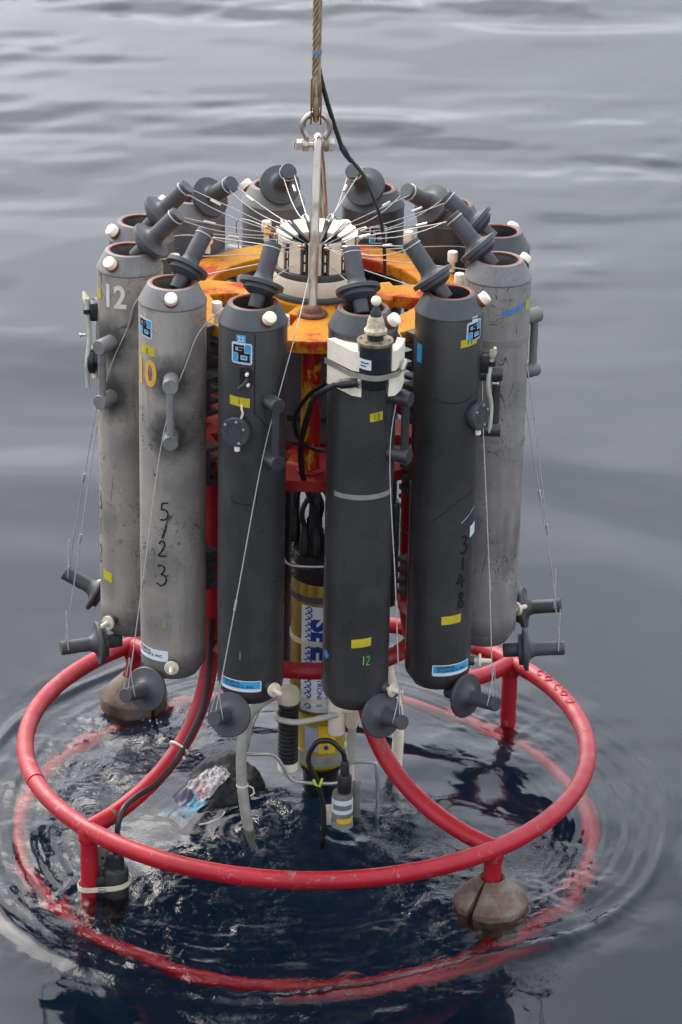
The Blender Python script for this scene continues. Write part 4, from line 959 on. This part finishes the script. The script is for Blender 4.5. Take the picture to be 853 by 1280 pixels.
# ------------------------------------------------------------------ clamped sensor on the front left leg
def build_leg_sensor():
    fx, fy = FEET['front left']; sx, sy = -.5095, -.535
    t = thing('leg_sensor', 'black cylindrical sensor clamped to the front left leg at the water', 'sensor', (sx, sy, -.32))
    wobj('body', zcyl(sx, sy, [(0, -.34), (.034, -.34), (.0365, -.33), (.0365, -.125), (.033, -.118), (.026, -.114), (.024, -.08), (.017, -.074), (.0, -.073)], 28), BLACKP, t)
    bm = box(.075, .018, .09, ((fx + sx) / 2 + .005, fy - .005, -.185), .003); wobj('bracket', bm, BLACK, t)
    bm = box(.05, .006, .10, ((fx + sx) / 2 + .008, fy + .026, -.115), .001); pl = wobj('steel_plate', bm, PUMPG, t)
    for dx, dz in ((-.008, .015), (.008, -.012)): wobj('bolt_hole', along(lathe([(.0042, 0), (.0042, .001), (0, .0012)], 12), ((fx + sx) / 2 + .008 + dx, fy + .0228, -.115 + dz), (0, -1, 0)), INK, pl)
    wobj('connector', zcyl(sx + .006, sy, [(0, -.073), (.0115, -.073), (.0135, -.066), (.0135, -.030), (.009, -.02), (0, -.02)], 18), BLACK, t)
    loop = [pv(a, .031, 0, (fx, fy)) for a in (-150, -120, -90, -60, -30, 0)] + [pv(a, .043, 0, (sx, sy)) for a in (0, 30, 60, 90, 120, 150)]
    loop = [Vector((p.x, p.y, -.170 + (p.x - fx) * .12)) for p in loop]
    bm = bmesh.new(); prev = None; n = len(loop); rg = []
    for p in loop: rg.append([bm.verts.new(p + Vector((0, 0, dz))) for dz in (-.0075, .0075)])
    for i in range(n): a, b = rg[i], rg[(i + 1) % n]; bm.faces.new((a[0], b[0], b[1], a[1]))
    cc = Vector(((fx + sx) / 2, (fy + sy) / 2, 0)); g = bmesh.ops.extrude_face_region(bm, geom=bm.faces[:])
    for v in [v for v in g['geom'] if isinstance(v, bmesh.types.BMVert)]:
        d = (v.co - cc); d.z = 0; v.co += d.normalized() * .0015
    c = wobj('hose_clamp', bm, CREAM, t, 50)
    bm = box(.020, .008, .013, ((fx + sx) / 2 + .002, fy - .0365, -.166), .0015); wobj('buckle', bm, STEEL, c)
    k = thing('leg_sensor_cable', 'black cable tied along the front left brace to the clamped sensor', 'cable', (sx, sy, -.03))
    wobj('cable', tube(spline([(sx + .006, sy, -.025), (-.4990, -.52, .012), (-.486, -.495, .040), (-.457, -.422, .036), (-.403, -.354, .046), (-.353, -.289, .088), (-.302, -.224, .170), (-.281, -.199, .240), (-.270, -.180, .36), (-.266, -.175, .45)], 6), .0078, 10), BLACK, k)
    d = Vector((.6, .74, .45)); wobj('cable_tie', along(lathe([(.0285, -.0025), (.0305, -.0025), (.0305, .0025), (.0285, .0025)], 24), (-.353, -.254, .096), Vector((.612, .79, .67))), WHITE, k)
    wobj('tie_head', box(.008, .008, .008, (-.338, -.283, .082), .001), WHITE, k)
build_leg_sensor()

# ------------------------------------------------------------------ dark mesh bag half afloat beside the hose
def build_bag():
    t = thing('mesh_bag', 'dark wet bag with blue and white printed panel floating beside the grey hose', 'bag', (-.27, -.04, -.21))
    bm = bmesh.new(); n, m = 40, 28; g = []
    cx, cy = -.255, .03; ux = Vector((-.62, -.5, 0)).normalized(); uy = Vector((.62, -.62, 0)).normalized()
    C = Vector((-.264, -.078, -.112))
    def surf(u, v):
        # u along the bag, v across; a slack pillow rising to the hose end
        L_, W_ = .150, .108
        ed = max(0, 1 - abs(u) ** 3) * max(0, 1 - abs(v) ** 2.6)
        z = .050 * ed ** .7 + .003 * math.sin(23 * u + 11 * v) * ed + .002 * math.sin(31 * v - 14 * u + 1) * ed + (-.10 * u if u < 0 else -.075 * u) + .006 * math.sin(9 * u + 4 * v) + .005 * math.sin(7 * v - 5 * u)
        return C + ux * (u * L_) + uy * (v * W_ * (1 - .12 * u)) + Vector((0, 0, z - .03))
    uu = lambda i: -.55 + 1.55 * i / n
    top = [[bm.verts.new(surf(uu(i), -1 + 2 * j / m)) for j in range(m + 1)] for i in range(n + 1)]
    bot = [[bm.verts.new(surf(uu(i), -1 + 2 * j / m) * 1 - Vector((0, 0, .012 + .05 * max(0, 1 - (-1 + 2 * i / n) ** 2) * max(0, 1 - (-1 + 2 * j / m) ** 2)))) for j in range(m + 1)] for i in range(n + 1)]
    for G, fl in ((top, 0), (bot, 1)):
        for i in range(n):
            for j in range(m):
                q = (G[i][j], G[i + 1][j], G[i + 1][j + 1], G[i][j + 1]); bm.faces.new(q[::-1] if fl else q)
    ringT = [top[i][0] for i in range(n + 1)] + [top[n][j] for j in range(1, m + 1)] + [top[i][m] for i in range(n - 1, -1, -1)] + [top[0][j] for j in range(m - 1, 0, -1)]
    ringB = [bot[i][0] for i in range(n + 1)] + [bot[n][j] for j in range(1, m + 1)] + [bot[i][m] for i in range(n - 1, -1, -1)] + [bot[0][j] for j in range(m - 1, 0, -1)]
    for i in range(len(ringT)):
        j = (i + 1) % len(ringT); bm.faces.new((ringT[i], ringT[j], ringB[j], ringB[i]))
    b = NB('wet_dark_fabric'); b.col(b.ramp(b.noise(60, 4), [(.35, srgb(24, 25, 27)), (.65, srgb(48, 49, 51))])).set(Roughness=.6, Specular_IOR_Level=.25); b.bump(b.noise(220, 3), .6, .002)
    wobj('bag', bm, b.m, t, 70)
    def panel(name, u0, u1, v0, v1, mat, lift, cut=None):
        bm = bmesh.new(); k = 20; V = []
        for i in range(k + 1):
            V.append([bm.verts.new(surf(u0 + (u1 - u0) * i / k, v0 + (v1 - v0) * j / k) + Vector((0, 0, lift))) for j in range(k + 1)])
        for i in range(k):
            for j in range(k):
                if cut and (i / k - .5) ** 2 + (j / k - .5) ** 2 > .36: continue
                bm.faces.new((V[i][j], V[i + 1][j], V[i + 1][j + 1], V[i][j + 1]))
        return wobj(name, bm, mat, t, 70)
    def speck(name, base, dots, scale):
        b = NB(name); c = b.ramp(b.noise(scale, 2, .5), [(.56, base), (.60, dots)]); b.col(c).set(Roughness=.45); return b.m
    panel('white_panel', -.22, .42, -.50, .40, speck('speckled_print', srgb(150, 147, 148), srgb(56, 50, 60), 140), .004, True)
    panel('red_print', .16, .44, -.42, .34, speck('red_print', srgb(150, 145, 146), srgb(150, 62, 58), 150), .0055)
    panel('blue_panel', .44, .86, -.05, .52, simple('teal_print', srgb(38, 112, 140), .45, 0, .4, 30), .006)
    panel('violet_panel', .42, .80, -.52, -.05, simple('violet_print', srgb(60, 58, 80), .45, 0, .4, 26), .006)
    panel('teal_corner', .80, .97, -.55, -.20, simple('teal_corner', srgb(44, 104, 112), .45, 0, .3, 30), .006)
    w_ = panel('white_edge', .86, .97, -.10, .55, simple('wet_white_print', srgb(158, 160, 164), .4), .008)
    for v in (.0, .22, .42): wobj('ink_dot', along(lathe([(.0055, 0), (0, .0004)], 10), surf(.915, v) + Vector((0, 0, .0095)), (-.15, -.15, 1)), BLUEINK, w_)
    # drawcord at the mouth
    wobj('drawcord', tube(spline([surf(.3, .95) + Vector((0, 0, .008)), surf(.45, 1.1) + Vector((0, 0, .02)), surf(.62, .98) + Vector((0, 0, .01)), surf(.8, .85) + Vector((0, 0, .006))], 6), .003, 6), PALE, t)
build_bag()

# ------------------------------------------------------------------ drips and spray
def build_spray():
    bm = bmesh.new(); r_ = random.Random(4)
    def drop(p, r): bmesh.ops.create_icosphere(bm, subdivisions=1, radius=r, matrix=Matrix.Translation(p))
    for i in range(46): drop((-.47 + r_.gauss(0, .06), .33 + r_.gauss(0, .06), WATER + .012 + abs(r_.gauss(0, .03))), r_.uniform(.0012, .0042))
    for i in range(14): drop((r_.uniform(-.7, .7), r_.uniform(-.8, .5), WATER + r_.uniform(.006, .05)), r_.uniform(.001, .0024))
    b = NB('droplet_water'); b.set(Base_Color=(1, 1, 1, 1), Roughness=.02, IOR=1.333, Transmission_Weight=1.0)
    o = obj('spray', bm, b.m); o['kind'] = 'stuff'
build_spray()
